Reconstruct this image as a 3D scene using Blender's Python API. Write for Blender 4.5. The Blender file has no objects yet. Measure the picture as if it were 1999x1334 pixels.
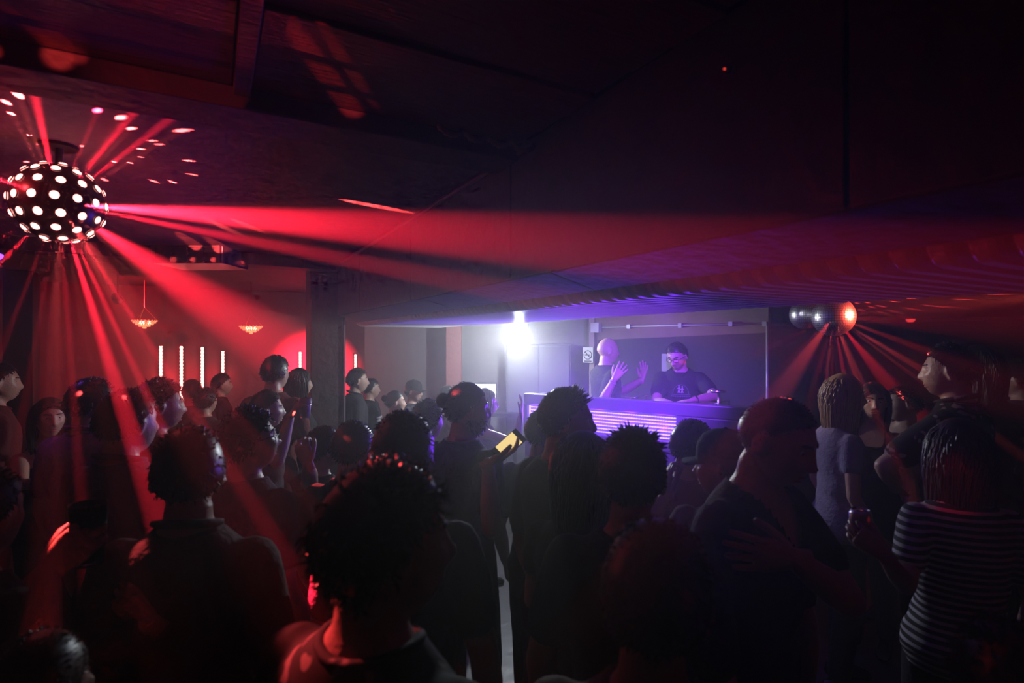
import bpy, bmesh, math, random
import numpy as np
from mathutils import Vector, Matrix

random.seed(7)
RNG = np.random.default_rng(7)
scene = bpy.context.scene
COL = scene.collection

# ------------------------------------------------------------------ camera
YAW = 29.0                       # the camera looks 29 degrees right of the room's long axis (+Y)
FPX = 1050.0                     # focal length in pixels of the 1999 px frame
CAM_Z = 1.95
_a = math.radians(YAW)
FWD = np.array([math.sin(_a), math.cos(_a), 0.0])
RGT = np.array([math.cos(_a), -math.sin(_a), 0.0])

def P(px, py, D):
    """world point seen at pixel (px, py) at distance D along the camera axis"""
    off = (px - 999.5) / FPX * D
    q = FWD * D + RGT * off
    return np.array([q[0], q[1], CAM_Z + (667.0 - py) / FPX * D])

cam_data = bpy.data.cameras.new('camera')
cam_data.sensor_width = 36.0
cam_data.lens = 36.0 * FPX / 1999.0
cam_data.clip_start = 0.02
cam_data.dof.use_dof = True
cam_data.dof.focus_distance = 4.5
cam_data.dof.aperture_fstop = 2.8
cam = bpy.data.objects.new('camera', cam_data)
cam.location = (0, 0, CAM_Z)
cam.rotation_euler = (math.radians(90), 0, -_a)
COL.objects.link(cam)
scene.camera = cam

# ------------------------------------------------------------------ world: black, filled with thin club haze
world = bpy.data.worlds.new('world')
scene.world = world
world.use_nodes = True
wn = world.node_tree
wn.nodes['Background'].inputs[0].default_value = (0, 0, 0, 1)
wn.nodes['Background'].inputs[1].default_value = 0.0
_vs = wn.nodes.new('ShaderNodeVolumeScatter')
_vs.inputs['Color'].default_value = (1, 1, 1, 1)
_vs.inputs['Density'].default_value = 0.045
_vs.inputs['Anisotropy'].default_value = 0.70
wn.links.new(_vs.outputs[0], wn.nodes['World Output'].inputs['Volume'])

# ------------------------------------------------------------------ view and sampling
vs = scene.view_settings
vs.view_transform = 'Standard'
vs.look = 'None'
vs.exposure = -0.6
vs.gamma = 1.0
vs.use_curve_mapping = False
cy = scene.cycles
cy.use_denoising = True
cy.max_bounces = 3
cy.diffuse_bounces = 2
cy.glossy_bounces = 2
cy.transmission_bounces = 3
cy.volume_bounces = 0
cy.transparent_max_bounces = 4
cy.sample_clamp_indirect = 4.0
cy.use_light_tree = True
cy.use_adaptive_sampling = True
cy.adaptive_threshold = 0.08
cy.adaptive_min_samples = 12
cy.caustics_reflective = False
cy.caustics_refractive = False

# ------------------------------------------------------------------ lamps of the room
RED = (1.0, 0.010, 0.032)
PURPLE = (0.20, 0.028, 1.0)
WHITE = (0.86, 0.95, 1.0)

KB, KH, KM = 800.0, 2900.0, 1400.0        # strength of the lens-ball pools and haze beams and of the added mirror-ball glint lamps

def point(name, loc, power, color, radius=.012):
    l = bpy.data.lights.new(name, 'POINT'); l.energy = power; l.color = color; l.shadow_soft_size = radius
    o = bpy.data.objects.new(name, l); COL.objects.link(o); o.location = Vector(loc)
    return o

def look_rot(d):
    return Vector(d).to_track_quat('-Z', 'Y').to_euler()

def spot(name, loc, target, power, color, cone, blend=0.5, radius=0.02, parent=None):
    l = bpy.data.lights.new(name, 'SPOT')
    l.energy = power; l.color = color
    l.spot_size = math.radians(cone); l.spot_blend = blend
    l.shadow_soft_size = radius
    o = bpy.data.objects.new(name, l)
    COL.objects.link(o)
    o.location = Vector(loc)
    o.rotation_euler = look_rot(Vector(target) - Vector(loc))
    return o

# ------------------------------------------------------------------ mesh helpers
class MB:
    def __init__(s):
        s.v = []; s.f = []; s.n = 0
    def add(s, v, f):
        v = np.asarray(v, float).reshape(-1, 3)
        s.v.append(v)
        b = s.n
        s.f.extend([tuple(i + b for i in q) for q in f])
        s.n += len(v)
    def verts(s):
        return np.concatenate(s.v) if s.v else np.zeros((0, 3))
    def box(s, lo, hi, R=None, c=None):
        x0, y0, z0 = lo; x1, y1, z1 = hi
        v = np.array([[x0,y0,z0],[x1,y0,z0],[x1,y1,z0],[x0,y1,z0],[x0,y0,z1],[x1,y0,z1],[x1,y1,z1],[x0,y1,z1]], float)
        if R is not None: v = v @ np.asarray(R).T
        if c is not None: v = v + np.asarray(c)
        s.add(v, [(0,3,2,1),(4,5,6,7),(0,1,5,4),(1,2,6,5),(2,3,7,6),(3,0,4,7)])
        return s
    def tube(s, pts, rad, n=10, ref=None, cap=True):
        """pts (k,3); rad scalar, list of r or list of (ra, rb); ref = direction of the first radius"""
        pts = np.asarray(pts, float); k = len(pts)
        if np.isscalar(rad): rad = [rad] * k
        t = np.gradient(pts, axis=0)
        t /= np.linalg.norm(t, axis=1)[:, None] + 1e-12
        a = np.array(ref, float) if ref is not None else (np.array([1., 0, 0]) if abs(t[0][0]) < .9 else np.array([0, 1., 0]))
        vs_ = []
        th = np.linspace(0, 2 * math.pi, n, endpoint=False)
        for i in range(k):
            a = a - t[i] * np.dot(a, t[i]); a /= np.linalg.norm(a) + 1e-12
            b = np.cross(t[i], a)
            r = rad[i]
            ra, rb = (r, r) if np.isscalar(r) else r
            vs_.append(pts[i] + np.outer(np.cos(th) * ra, a) + np.outer(np.sin(th) * rb, b))
        v = np.concatenate(vs_)
        f = []
        for i in range(k - 1):
            for j in range(n):
                j2 = (j + 1) % n
                f.append((i*n+j, i*n+j2, (i+1)*n+j2, (i+1)*n+j))
        if cap:
            f.append(tuple(range(n - 1, -1, -1)))
            f.append(tuple(range((k-1)*n, k*n)))
        s.add(v, f)
        return s
    def capsule(s, pts, rad, n=10, ref=None):
        """tube with rounded ends"""
        pts = np.asarray(pts, float)
        rad = [rad] * len(pts) if np.isscalar(rad) else list(rad)
        d0 = pts[0] - pts[1]; d0 /= np.linalg.norm(d0) + 1e-12
        d1 = pts[-1] - pts[-2]; d1 /= np.linalg.norm(d1) + 1e-12
        sc = lambda r, k: r * k if np.isscalar(r) else (r[0] * k, r[1] * k)
        mr = lambda r: r if np.isscalar(r) else min(r)
        P0 = [pts[0] + d0 * mr(rad[0]) * .95, pts[0] + d0 * mr(rad[0]) * .6]
        P1 = [pts[-1] + d1 * mr(rad[-1]) * .6, pts[-1] + d1 * mr(rad[-1]) * .95]
        s.tube(np.array(P0 + list(pts) + P1), [sc(rad[0], .3), sc(rad[0], .8)] + rad + [sc(rad[-1], .8), sc(rad[-1], .3)], n, ref)
        return s
    def ellipsoid(s, c, r, nu=12, nv=16, R=None):
        th = np.linspace(0, math.pi, nu + 1)[1:-1]
        ph = np.linspace(0, 2 * math.pi, nv, endpoint=False)
        v = [(0, 0, 1)]
        for t in th:
            for p in ph:
                v.append((math.sin(t)*math.cos(p), math.sin(t)*math.sin(p), math.cos(t)))
        v.append((0, 0, -1))
        v = np.array(v) * np.asarray(r, float)
        if R is not None: v = v @ np.asarray(R).T
        v = v + np.asarray(c, float)
        f = []
        m = len(th)
        for j in range(nv): f.append((0, 1 + j, 1 + (j+1) % nv))
        for i in range(m - 1):
            for j in range(nv):
                f.append((1+i*nv+j, 1+(i+1)*nv+j, 1+(i+1)*nv+(j+1) % nv, 1+i*nv+(j+1) % nv))
        e = 1 + m*nv
        for j in range(nv): f.append((e, 1+(m-1)*nv+(j+1) % nv, 1+(m-1)*nv+j))
        s.add(v, f)
        return s
    def lathe(s, prof, n=24, c=(0,0,0), R=None):
        k = len(prof); th = np.linspace(0, 2*math.pi, n, endpoint=False)
        v = np.array([(r*math.cos(t), r*math.sin(t), z) for r, z in prof for t in th])
        if R is not None: v = v @ np.asarray(R).T
        v = v + np.asarray(c)
        f = [(i*n+j, i*n+(j+1) % n, (i+1)*n+(j+1) % n, (i+1)*n+j) for i in range(k-1) for j in range(n)]
        s.add(v, f)
        return s
    def mesh(s, name='m'):
        me = bpy.data.meshes.new(name)
        me.from_pydata(s.verts().tolist(), [], s.f)
        me.update()
        return me

def smooth(me, on=True):
    me.polygons.foreach_set('use_smooth', [on] * len(me.polygons))
    return me

def obj(name, mb, material, parent=None, sm=False, bevel=0):
    me = mb.mesh(name) if isinstance(mb, MB) else mb
    if sm: smooth(me)
    if material is not None and not me.materials: me.materials.append(material)
    o = bpy.data.objects.new(name, me)
    COL.objects.link(o)
    if parent is not None: o.parent = parent
    if bevel:
        b = o.modifiers.new('bevel', 'BEVEL'); b.width = bevel; b.segments = 2; b.limit_method = 'ANGLE'
    return o

def tag(o, label, cat, group=None, kind=None):
    o['label'] = label; o['category'] = cat
    if group: o['group'] = group
    if kind: o['kind'] = kind
    return o

def empty(name, loc=(0, 0, 0), rz=0.0):
    o = bpy.data.objects.new(name, None)
    COL.objects.link(o); o.location = Vector(loc); o.rotation_euler = (0, 0, rz)
    o.empty_display_size = 0.1
    return o

def struct(name, mb, material, label=None, cat=None, **k):
    o = obj(name, mb, material, **k); o['kind'] = 'structure'
    if label: o['label'] = label
    if cat: o['category'] = cat
    return o

# ------------------------------------------------------------------ materials
MATS = {}
def mat(name, color, rough=0.7, metal=0.0, spec=0.5, emit=None, es=0.0, bump=0.0, bscale=20.0, var=0.0, vscale=6.0,
        alpha=1.0, trans=0.0, coat=0.0, stretch=None):
    if name in MATS: return MATS[name]
    m = bpy.data.materials.new(name); m.use_nodes = True
    nt = m.node_tree; b = nt.nodes['Principled BSDF']
    c = (*color, 1)
    b.inputs['Base Color'].default_value = c
    b.inputs['Roughness'].default_value = rough
    b.inputs['Metallic'].default_value = metal
    b.inputs['Specular IOR Level'].default_value = spec
    b.inputs['Transmission Weight'].default_value = trans
    b.inputs['Coat Weight'].default_value = coat
    if emit is not None:
        b.inputs['Emission Color'].default_value = (*emit, 1); b.inputs['Emission Strength'].default_value = es
    if bump or var:
        tc = nt.nodes.new('ShaderNodeTexCoord')
        src = tc.outputs['Object']
        if stretch:
            mp = nt.nodes.new('ShaderNodeMapping'); mp.inputs['Scale'].default_value = stretch
            nt.links.new(src, mp.inputs[0]); src = mp.outputs[0]
    if var:
        n = nt.nodes.new('ShaderNodeTexNoise'); n.inputs['Scale'].default_value = vscale; n.inputs['Detail'].default_value = 4
        nt.links.new(src, n.inputs['Vector'])
        mx = nt.nodes.new('ShaderNodeMixRGB')
        mx.inputs[1].default_value = tuple(x * (1 - var) for x in color) + (1,)
        mx.inputs[2].default_value = tuple(min(1, x * (1 + var)) for x in color) + (1,)
        nt.links.new(n.outputs['Fac'], mx.inputs[0]); nt.links.new(mx.outputs[0], b.inputs['Base Color'])
    if bump:
        n = nt.nodes.new('ShaderNodeTexNoise'); n.inputs['Scale'].default_value = bscale; n.inputs['Detail'].default_value = 3
        nt.links.new(src, n.inputs['Vector'])
        bp = nt.nodes.new('ShaderNodeBump'); bp.inputs['Strength'].default_value = bump; bp.inputs['Distance'].default_value = 0.02
        nt.links.new(n.outputs['Fac'], bp.inputs['Height']); nt.links.new(bp.outputs[0], b.inputs['Normal'])
    MATS[name] = m
    return m

def emis(name, color, strength, sample=True):
    if name in MATS: return MATS[name]
    m = bpy.data.materials.new(name); m.use_nodes = True
    nt = m.node_tree; nt.nodes.clear()
    e = nt.nodes.new('ShaderNodeEmission'); o = nt.nodes.new('ShaderNodeOutputMaterial')
    e.inputs[0].default_value = (*color, 1); e.inputs[1].default_value = strength
    nt.links.new(e.outputs[0], o.inputs[0])
    if not sample: m.cycles.emission_sampling = 'NONE'
    MATS[name] = m
    return m

M_WALL = mat('dark painted wall', (0.10, 0.075, 0.075), .75, bump=.25, bscale=14, var=.25)
M_GREY = mat('grey plaster wall', (0.30, 0.29, 0.31), .8, bump=.2, bscale=10, var=.15)
M_BROWN = mat('brown plaster wall', (0.24, 0.165, 0.14), .85, bump=.3, bscale=18, var=.3)
M_FLOOR = mat('worn concrete floor', (0.08, 0.078, 0.085), .42, bump=.25, bscale=9, var=.4, vscale=3)
M_CEIL = mat('dark rough ceiling', (0.12, 0.10, 0.10), .62, bump=.5, bscale=12, var=.35)
M_WOOD = mat('varnished dark planks', (0.16, 0.09, 0.075), .34, bump=.35, bscale=10, var=.35, stretch=(1, 12, 1))
M_BEAM = mat('dark beam paint', (0.055, 0.04, 0.038), .6, bump=.4, bscale=16, var=.3)
M_DUCT = mat('dull corrugated metal', (0.55, 0.53, 0.58), .42, metal=.0, bump=.15, bscale=25, var=.2)
M_BLACK = mat('black paint', (0.012, 0.012, 0.014), .5)
M_BLKPLASTIC = mat('black plastic', (0.015, 0.015, 0.017), .35)
M_STEEL = mat('painted conduit', (0.55, 0.55, 0.57), .4, metal=.3)
M_METAL = mat('bare metal', (0.6, 0.58, 0.56), .25, metal=1.0)
# ================================================================== the room
CZ = 2.68          # ceiling of the left hall
CZR = 2.30         # lower ceiling right of the main beam
struct('floor', MB().box((-3.6, -2.6, -0.1), (9.8, 9.0, 0)), M_FLOOR)
struct('wall_back', MB().box((-3.6, 8.5, 0), (9.8, 8.7, CZ)), M_WALL)
struct('wall_left', MB().box((-3.7, -2.6, 0), (-3.5, 8.5, CZ)), M_WALL)
struct('wall_right', MB().box((9.5, -2.6, 0), (9.7, 8.5, CZ)), M_WALL)
struct('wall_front', MB().box((-3.5, -2.6, 0), (9.5, -2.4, CZ)), M_WALL)
struct('ceiling', MB().box((-3.5, 1.72, CZ), (1.20, 8.5, CZ + .1)), M_CEIL)
struct('ceiling_right', MB().box((1.20, -2.4, CZR), (9.5, 8.5, CZR + .44)), M_CEIL)

# varnished planks over the near end of the hall, each its own board
near = struct('ceiling_near', MB().box((-3.5, -2.4, CZ + .02), (1.20, 1.72, CZ + .1)), M_BLACK)
def wpt(px, py, z):
    D = (z - CAM_Z) * FPX / (667.0 - py)
    return P(px, py, D)
xt = wpt(478, 110, CZ)[0]
widths = [0.145, 0.16, 0.15, 0.155, 0.15, 0.16, 0.15, 0.15, 0.155, 0.15]
for xa, xb in ((-3.5, xt - .025), (xt + .025, .98)):
    y = 1.715
    for i, w in enumerate(widths):
        dz = 0.006 * ((i * 7) % 3)
        o = obj('ceiling_plank', MB().box((xa, y - w + .006, CZ - .004 - dz), (xb, y, CZ + .02)), M_WOOD, near, bevel=.003)
        y -= w
    
obj('cross_trim', MB().box((xt - .022, 0.2, CZ - .03), (xt + .022, 1.715, CZ + .02)), M_WOOD, near, bevel=.003)

struct('ceiling_beam', MB().box((-3.5, 1.72, CZ - .064), (.98, 1.91, CZ)), M_BEAM, bevel=.006)
struct('ceiling_joist', MB().box((-3.5, 4.9, CZ - .10), (.98, 5.1, CZ)), M_BEAM, bevel=.006)

# the deep main beam that divides the hall, with boards on its face
BU, BB = 1.0, 2.19
def prism(poly, y0, y1):
    n = len(poly); m = MB()
    v = [(u, y0, z) for u, z in poly] + [(u, y1, z) for u, z in poly]
    m.add(v, [tuple(range(n)), tuple(range(2 * n - 1, n - 1, -1))] + [(i, i + n, (i + 1) % n + n, (i + 1) % n) for i in range(n)])
    return m
beam = struct('main_beam', prism([(BU + .012, CZ), (BU + .012, BB + .01), (1.19, 2.148), (1.19, CZ)], -2.4, 5.4), M_BEAM)
yb = 5.4
seg = [1.15, 1.25, 1.2, 1.25, 1.2, 1.25]
for w in seg:
    obj('face_board', MB().box((BU - .006, yb - w + .008, BB), (BU + .012, yb, CZ - .005)), M_BEAM, beam, bevel=.003)
    yb -= w
for i in range(6):
    y0 = -2.3 + i * 1.28
    obj('underside_board', prism([(BU, BB + .006), (BU, BB - .006), (1.195, 2.132), (1.195, 2.144)], y0, y0 + 1.272), mat('matt black boards', (.03, .025, .03), .75, spec=.3, bump=.4, bscale=20), beam, bevel=.003)

# corrugated metal casing under the beam, ribs across it
def corrugated():
    prof = []
    u0, u1, zb, zt, r = 1.245, 2.10, 2.128, 2.160, .030
    prof.append((u0, zt))
    for k in range(9):
        a = math.pi + k / 8 * math.pi / 2
        prof.append((u0 + r + r * math.cos(a), zb + r + r * math.sin(a)))
    prof.append((u0 + .2, zb)); prof.append((u0 + .4, zb)); prof.append((u1 - .02, zb)); prof.append((u1, zb + .02)); prof.append((u1, CZR - .002))
    prof = np.array(prof)
    tang = np.gradient(prof, axis=0); tang /= np.linalg.norm(tang, axis=1)[:, None]
    nor = np.stack([tang[:, 1], -tang[:, 0]], 1) * -1
    # make normals point outwards (down / left)
    cen = np.array([1.7, 2.35])
    for i in range(len(nor)):
        if np.dot(nor[i], prof[i] - cen) < 0: nor[i] *= -1
    pitch = .066
    ys = []; y = -2.3
    while y < 5.35:
        for fr, h in ((0, 0.0), (.20, 0.0), (.30, .024), (.42, .032), (.78, .032), (.90, .024)):
            ys.append((y + fr * pitch, h))
        y += pitch
    n = len(prof); v = []; f = []
    for (yy, h) in ys:
        q = prof + nor * h
        for i in range(n): v.append((q[i, 0], yy, q[i, 1]))
    for a in range(len(ys) - 1):
        for i in range(n - 1):
            f.append((a*n+i, a*n+i+1, (a+1)*n+i+1, (a+1)*n+i))
    m = MB(); m.add(v, f)
    return m
cd = obj('corrugated_casing', corrugated(), M_DUCT, None, sm=False)
tag(cd, 'ribbed corrugated metal casing hung under the low beam, lit purple', 'duct')

# pillar carrying the beam
pil = struct('pillar', MB().box((.76, 5.1, 0), (1.05, 5.4, CZ)), M_BEAM, bevel=.008)
obj('corner_trim', MB().box((1.045, 5.085, 0), (1.062, 5.105, BB)), mat('worn steel edge', (.35, .3, .3), .4, metal=.6), pil)
pl2 = P(42, 667, 5.6)
struct('pillar_far', MB().box((pl2[0] - .12, pl2[1] - .12, 0), (pl2[0] + .12, pl2[1] + .12, CZ)), M_BLACK, bevel=.008)

# trim along the right wall under its ceiling
struct('trim_right', MB().box((9.42, -2.4, CZR - .05), (9.5, 8.5, CZR)), mat('glossy trim', (.25, .2, .2), .3), bevel=.01)

# partition behind the booth: grey left part, brown part with the dark panel
def wall_seg(name, a, b, z0, z1, th, m):
    a = np.array(a[:2]); b = np.array(b[:2])
    d = (b - a); L = np.linalg.norm(d); d /= L
    n = np.array([-d[1], d[0]])
    if np.dot(n, a) < 0: n = -n
    R = np.array([[d[0], n[0], 0], [d[1], n[1], 0], [0, 0, 1]])
    return MB().box((0, 0, z0), (L, th, z1), R=R, c=(a[0], a[1], 0)), R, a, L
WA = P(712, 667, 7.0); WB = P(1162, 667, 6.3)
mb_, *_ = wall_seg('g', WA, WB, 0, CZR, .12, None)
struct('wall_grey', mb_, M_GREY)
PB0 = P(1162, 667, 6.0); PB1 = P(1500, 667, 5.0)
mb_, RP, PA, PL = wall_seg('p', PB0, PB1, 0, CZR, .12, None)
struct('wall_booth', mb_, M_BROWN)
def on_wall(s, n, z):
    """point s metres along the booth wall, n metres in front of it"""
    q = PA + RP[:2, 0] * s - RP[:2, 1] * n
    return np.array([q[0], q[1], z])
def wall_px(px):
    # distance along the booth wall at pixel column px
    c = (px - 999.5) / FPX
    ray = FWD + RGT * c
    A = np.array([[ray[0], -RP[0, 0]], [ray[1], -RP[1, 0]]])
    t, s = np.linalg.solve(A, PA)
    return s, t
def wall_at(px, py, n=0.0):
    s, t = wall_px(px)
    q = on_wall(s, n, CAM_Z + (667 - py) / FPX * t)
    return q
# dark cloth panel on the wall
def quad_panel(pts, th):
    pts = np.array(pts); nrm = -RP[:, 1]
    v = np.concatenate([pts, pts + nrm * th])
    m = MB(); m.add(v, [(0,1,2,3),(7,6,5,4),(0,4,5,1),(1,5,6,2),(2,6,7,3),(3,7,4,0)])
    return m
pan = obj('backdrop', quad_panel([wall_at(1169, 1000, .001), wall_at(1498, 1000, .001), wall_at(1498, 650, .001), wall_at(1169, 664, .001)], .02),
          mat('dark cloth', (.05, .045, .055), .9, bump=.3, bscale=40))
tag(pan, 'dark cloth backdrop panel hung on the wall behind the two DJs', 'backdrop')
# wooden post left of the panel
q0 = wall_at(1150, 660, 0); q1 = wall_at(1166, 660, 0)
struct('trim_post', MB().tube([wall_at(1158, 667, .03) * [1, 1, 0], wall_at(1158, 667, .03) * [1, 1, 0] + [0, 0, CZR - .02]], .04, 4), mat('pale wood post', (.38, .3, .26), .7, var=.2, bump=.2))

# conduit run with junction box and a vertical drop
cnd = empty('conduit', wall_at(1340, 635, .02)); tag(cnd, 'pale conduit pipe running along the wall above the DJs', 'pipe')
base = np.array(cnd.location)
obj('pipe', MB().tube([wall_at(1178, 639, .03) - base, wall_at(1496, 632, .03) - base], .011, 8), M_STEEL, cnd, sm=True)
obj('pipe', MB().tube([wall_at(1499, 632, .03) - base, wall_at(1499, 900, .03) - base], .013, 8), M_STEEL, cnd, sm=True)
for cx, cyy in ((1230, 638), (1330, 636), (1428, 633), (1494, 633)):
    p = wall_at(cx, cyy, .03) - base
    obj('clip', MB().box((-.018, -.025, -.022), (.018, .025, .022), R=RP, c=p), M_STEEL, cnd)
jb = obj('junction_box', MB().box((-.05, -.04, -.055), (.05, .04, .055), R=RP), mat('white plastic', (.7, .7, .7), .5), None, bevel=.006)
jb.location = Vector(wall_at(1167, 640, .045)); tag(jb, 'white junction box at the left end of the conduit pipe', 'junction box')

# no smoking sign
ns = empty('no_smoking_sign', wall_at(1155, 693, .09)); tag(ns, 'white no smoking sign on the post left of the bald man', 'sign')
W2, H2 = .062, .085
obj('plate', MB().box((-W2, -.004, -H2), (W2, .004, H2), R=RP), mat('sign white', (.75, .75, .75), .6), ns)
ringv = [RP @ np.array([.047 * math.cos(t), -.007, .047 * math.sin(t)]) for t in np.linspace(0, 2 * math.pi, 25)]
M_INK = mat('sign black print', (.03, .03, .03), .7)
obj('ring', MB().tube(ringv, .0045, 6, cap=False), M_INK, ns, sm=True)
obj('slash', MB().tube([RP @ np.array([-.033, -.007, .033]), RP @ np.array([.033, -.007, -.033])], .0045, 6), M_INK, ns)
obj('cigarette', MB().box((-.034, -.009, -.006), (.03, -.003, .006), R=RP), M_INK, ns)
obj('caption_bar', MB().box((-.045, -.006, -.075), (.045, -.003, -.063), R=RP), M_INK, ns)
pap = obj('paper_notice', MB().box((-.05, -.003, -.09), (.05, .003, .09), R=RP), mat('grey paper', (.4, .38, .4), .7), None)
pap.location = Vector(wall_at(1303, 708, .03)); tag(pap, 'small pale paper notice on the backdrop between the two DJs', 'notice')

# ================================================================== the DJ booth
BL = P(1022, 667, 4.68); BR = P(1500, 667, 3.58)
bd = (BR - BL)[:2]; BLEN = np.linalg.norm(bd); bd /= BLEN
bn = np.array([-bd[1], bd[0]])
if np.dot(bn, BL[:2]) < 0: bn = -bn
RB = np.array([[bd[0], bn[0], 0], [bd[1], bn[1], 0], [0, 0, 1]])
booth = empty('dj_booth', (BL[0], BL[1], 0)); tag(booth, 'black DJ booth with purple LED strips across its front', 'dj booth')
M_BOOTH = mat('booth satin black', (.11, .10, .13), .42, bump=.05, bscale=30)
def bbox(name, lo, hi, m, bevel=.006, par=booth):
    return obj(name, MB().box(lo, hi, R=RB), m, par, bevel=bevel)
TOPZ = 1.50
bbox('front_panel', (0, 0.02, 0.0), (BLEN, .06, 1.20), M_BOOTH)
bbox('top_rail', (0, 0.0, 1.405), (BLEN, .09, TOPZ), M_BOOTH, .01)
bbox('end_panel', (0, .06, 0), (.04, .75, TOPZ - .02), M_BOOTH)
bbox('end_panel', (BLEN - .04, .06, 0), (BLEN, .75, TOPZ - .02), M_BOOTH)
bbox('desk', (.04, .09, 1.30), (BLEN - .04, .75, 1.34), M_BOOTH)
# LED window: recessed back with rows of LED strip
LX0, LX1, LZ0, LZ1 = .035, 1.33, 1.215, 1.395
bbox('frame_left', (0, 0, 1.20), (LX0, .06, 1.405), M_BOOTH)
bbox('frame_right', (LX1, 0, 1.20), (BLEN, .06, 1.405), M_BOOTH)
bbox('led_backing', (LX0, .045, 1.20), (LX1, .06, 1.405), mat('pale led backing', (.45, .4, .6), .6), 0)
LEDM = emis('purple led', (.36, .22, 1.0), 5.0, False)
for r in range(7):
    z = LZ0 + .012 + r * (LZ1 - LZ0 - .024) / 6
    xs = np.arange(LX0 + .004, LX1, .0105)
    rr = [.0062 if k % 2 else .0030 for k in range(len(xs))]
    pts = np.stack([xs, np.full(len(xs), .036), np.full(len(xs), z)], 1) @ RB.T
    obj('led_strip', MB().tube(pts, rr, 6), LEDM, booth, sm=True)
obj('led_strip', MB().tube(np.array([[LX0 + .012, .03, LZ0], [LX0 + .012, .03, LZ1]]) @ RB.T, .008, 6), LEDM, booth)

for k in range(5):
    q = np.array([.15 + k * .27, .02, 1.30]) @ RB.T + np.array([BL[0], BL[1], 0])
    spot('led_glow', q, q + np.array([-bn[0] * .75, -bn[1] * .75, .80]), 42, (.17, .02, 1.0), 115, .6, .008)

def booth_pt(s, n, z): 
    q = np.array([BL[0], BL[1]]) + bd * s + bn * n
    return np.array([q[0], q[1], z])
# stage riser behind the booth
st = MB().box((.04, .0, 0), (BLEN + .1, 1.25, .22), R=RB, c=booth_pt(0, .78, 0))
struct('stage_floor', st, M_BLACK)

# DJ gear on the desk
def turntable(s, n, label):
    t = empty('turntable', booth_pt(s, n, 1.34)); tag(t, label, 'turntable', 'turntables on the booth desk')
    obj('body', MB().box((-.21, -.17, 0), (.21, .17, .10), R=RB), M_BLKPLASTIC, t, bevel=.01)
    obj('platter', MB().lathe([(0, .125), (.15, .125), (.155, .115), (.155, .10), (0, .10)], 32, c=RB @ np.array([-.04, 0, 0])), M_METAL, t, sm=False)
    obj('tone_arm', MB().tube(np.array([[.16, .12, .10], [.16, .12, .15], [.15, -.06, .15], [.10, -.10, .135]]) @ RB.T, .006, 6), M_METAL, t, sm=True)
turntable(.75, .42, 'turntable on the booth desk in front of the man in glasses')
turntable(1.42, .42, 'turntable at the right end of the booth desk')
mx = empty('dj_mixer', booth_pt(1.08, .42, 1.34)); tag(mx, 'black DJ mixer between the two turntables', 'mixer')
obj('body', MB().box((-.12, -.17, 0), (.12, .17, .09), R=RB), M_BLKPLASTIC, mx, bevel=.008)
for i in range(4):
    for j in range(3):
        obj('knob', MB().tube([RB @ np.array([-.08 + i * .053, .12 - j * .06, .09]), RB @ np.array([-.08 + i * .053, .12 - j * .06, .108])], .009, 8), M_METAL, mx)
# small disc lamp at the right end
lp = empty('booth_lamp', booth_pt(1.60, .12, 1.34)); tag(lp, 'small round metal lamp head on a stem at the booth end', 'lamp')
cz_ = .245
obj('stem', MB().tube([(0, 0, 0), (0, 0, cz_)], .009, 8), M_METAL, lp, sm=True)
obj('base', MB().lathe([(0, .012), (.04, .012), (.045, 0)], 20), M_BLKPLASTIC, lp)
obj('disc', MB().lathe([(0, cz_ + .018), (.05, cz_ + .016), (.056, cz_ + .006), (.05, cz_ - .004), (0, cz_ - .006)], 24), M_METAL, lp, sm=True)
# microphone cable / string from the booth left end
# white bright monitor in the grey wall
mw = P(953, 775, 6.05)
mon = empty('monitor', mw); tag(mon, 'bright white screen glowing beyond the left end of the booth', 'screen')
RC = np.stack([RGT, FWD, [0, 0, 1]], 1)
obj('bezel', MB().box((-.17, 0, -.16), (.095, .05, .16), R=RC), M_BLKPLASTIC, mon, bevel=.004)
obj('glass', MB().box((-.16, -.006, -.145), (.085, 0, .145), R=RC), emis('white screen', (.93, .95, 1), 2.2), mon)
tb = empty('side_table', (mw[0], mw[1], 0)); tag(tb, 'dark side table under the bright white screen', 'table')
obj('table_top', MB().box((-.35, -.2, mw[2] - .20), (.35, .2, mw[2] - .16), R=RC), M_BLACK, tb)
for sx in (-.3, .3):
    for sy in (-.16, .16):
        obj('leg', MB().box((sx - .02, sy - .02, 0), (sx + .02, sy + .02, mw[2] - .2), R=RC), M_BLACK, tb)
# dark tall cabinet right of the screen
cbp = P(1050, 667, 6.12)
cab = empty('speaker_cabinet', (cbp[0], cbp[1], 0)); tag(cab, 'dark grey tall cabinet against the wall right of the bright screen', 'cabinet')
obj('body', MB().box((-.36, -.15, 0), (.36, .1, CAM_Z - .02), R=RC), mat('dark grey laminate', (.10, .10, .12), .5), cab, bevel=.01)
obj('door', MB().box((-.34, -.165, .1), (-.005, -.15, CAM_Z - .05), R=RC), mat('dark grey laminate', (.10, .10, .12), .5), cab, bevel=.004)
obj('door', MB().box((.005, -.165, .1), (.34, -.15, CAM_Z - .05), R=RC), mat('dark grey laminate', (.10, .10, .12), .5), cab, bevel=.004)
# post on the grey wall, red light put into its colour
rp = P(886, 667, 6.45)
struct('pillar_grey', MB().box((-.09, -.05, 0), (.09, .12, CZR), R=RC, c=(rp[0], rp[1], 0)), mat('post with painted red light', (.42, .16, .16), .7, bump=.2), bevel=.006)

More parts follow.
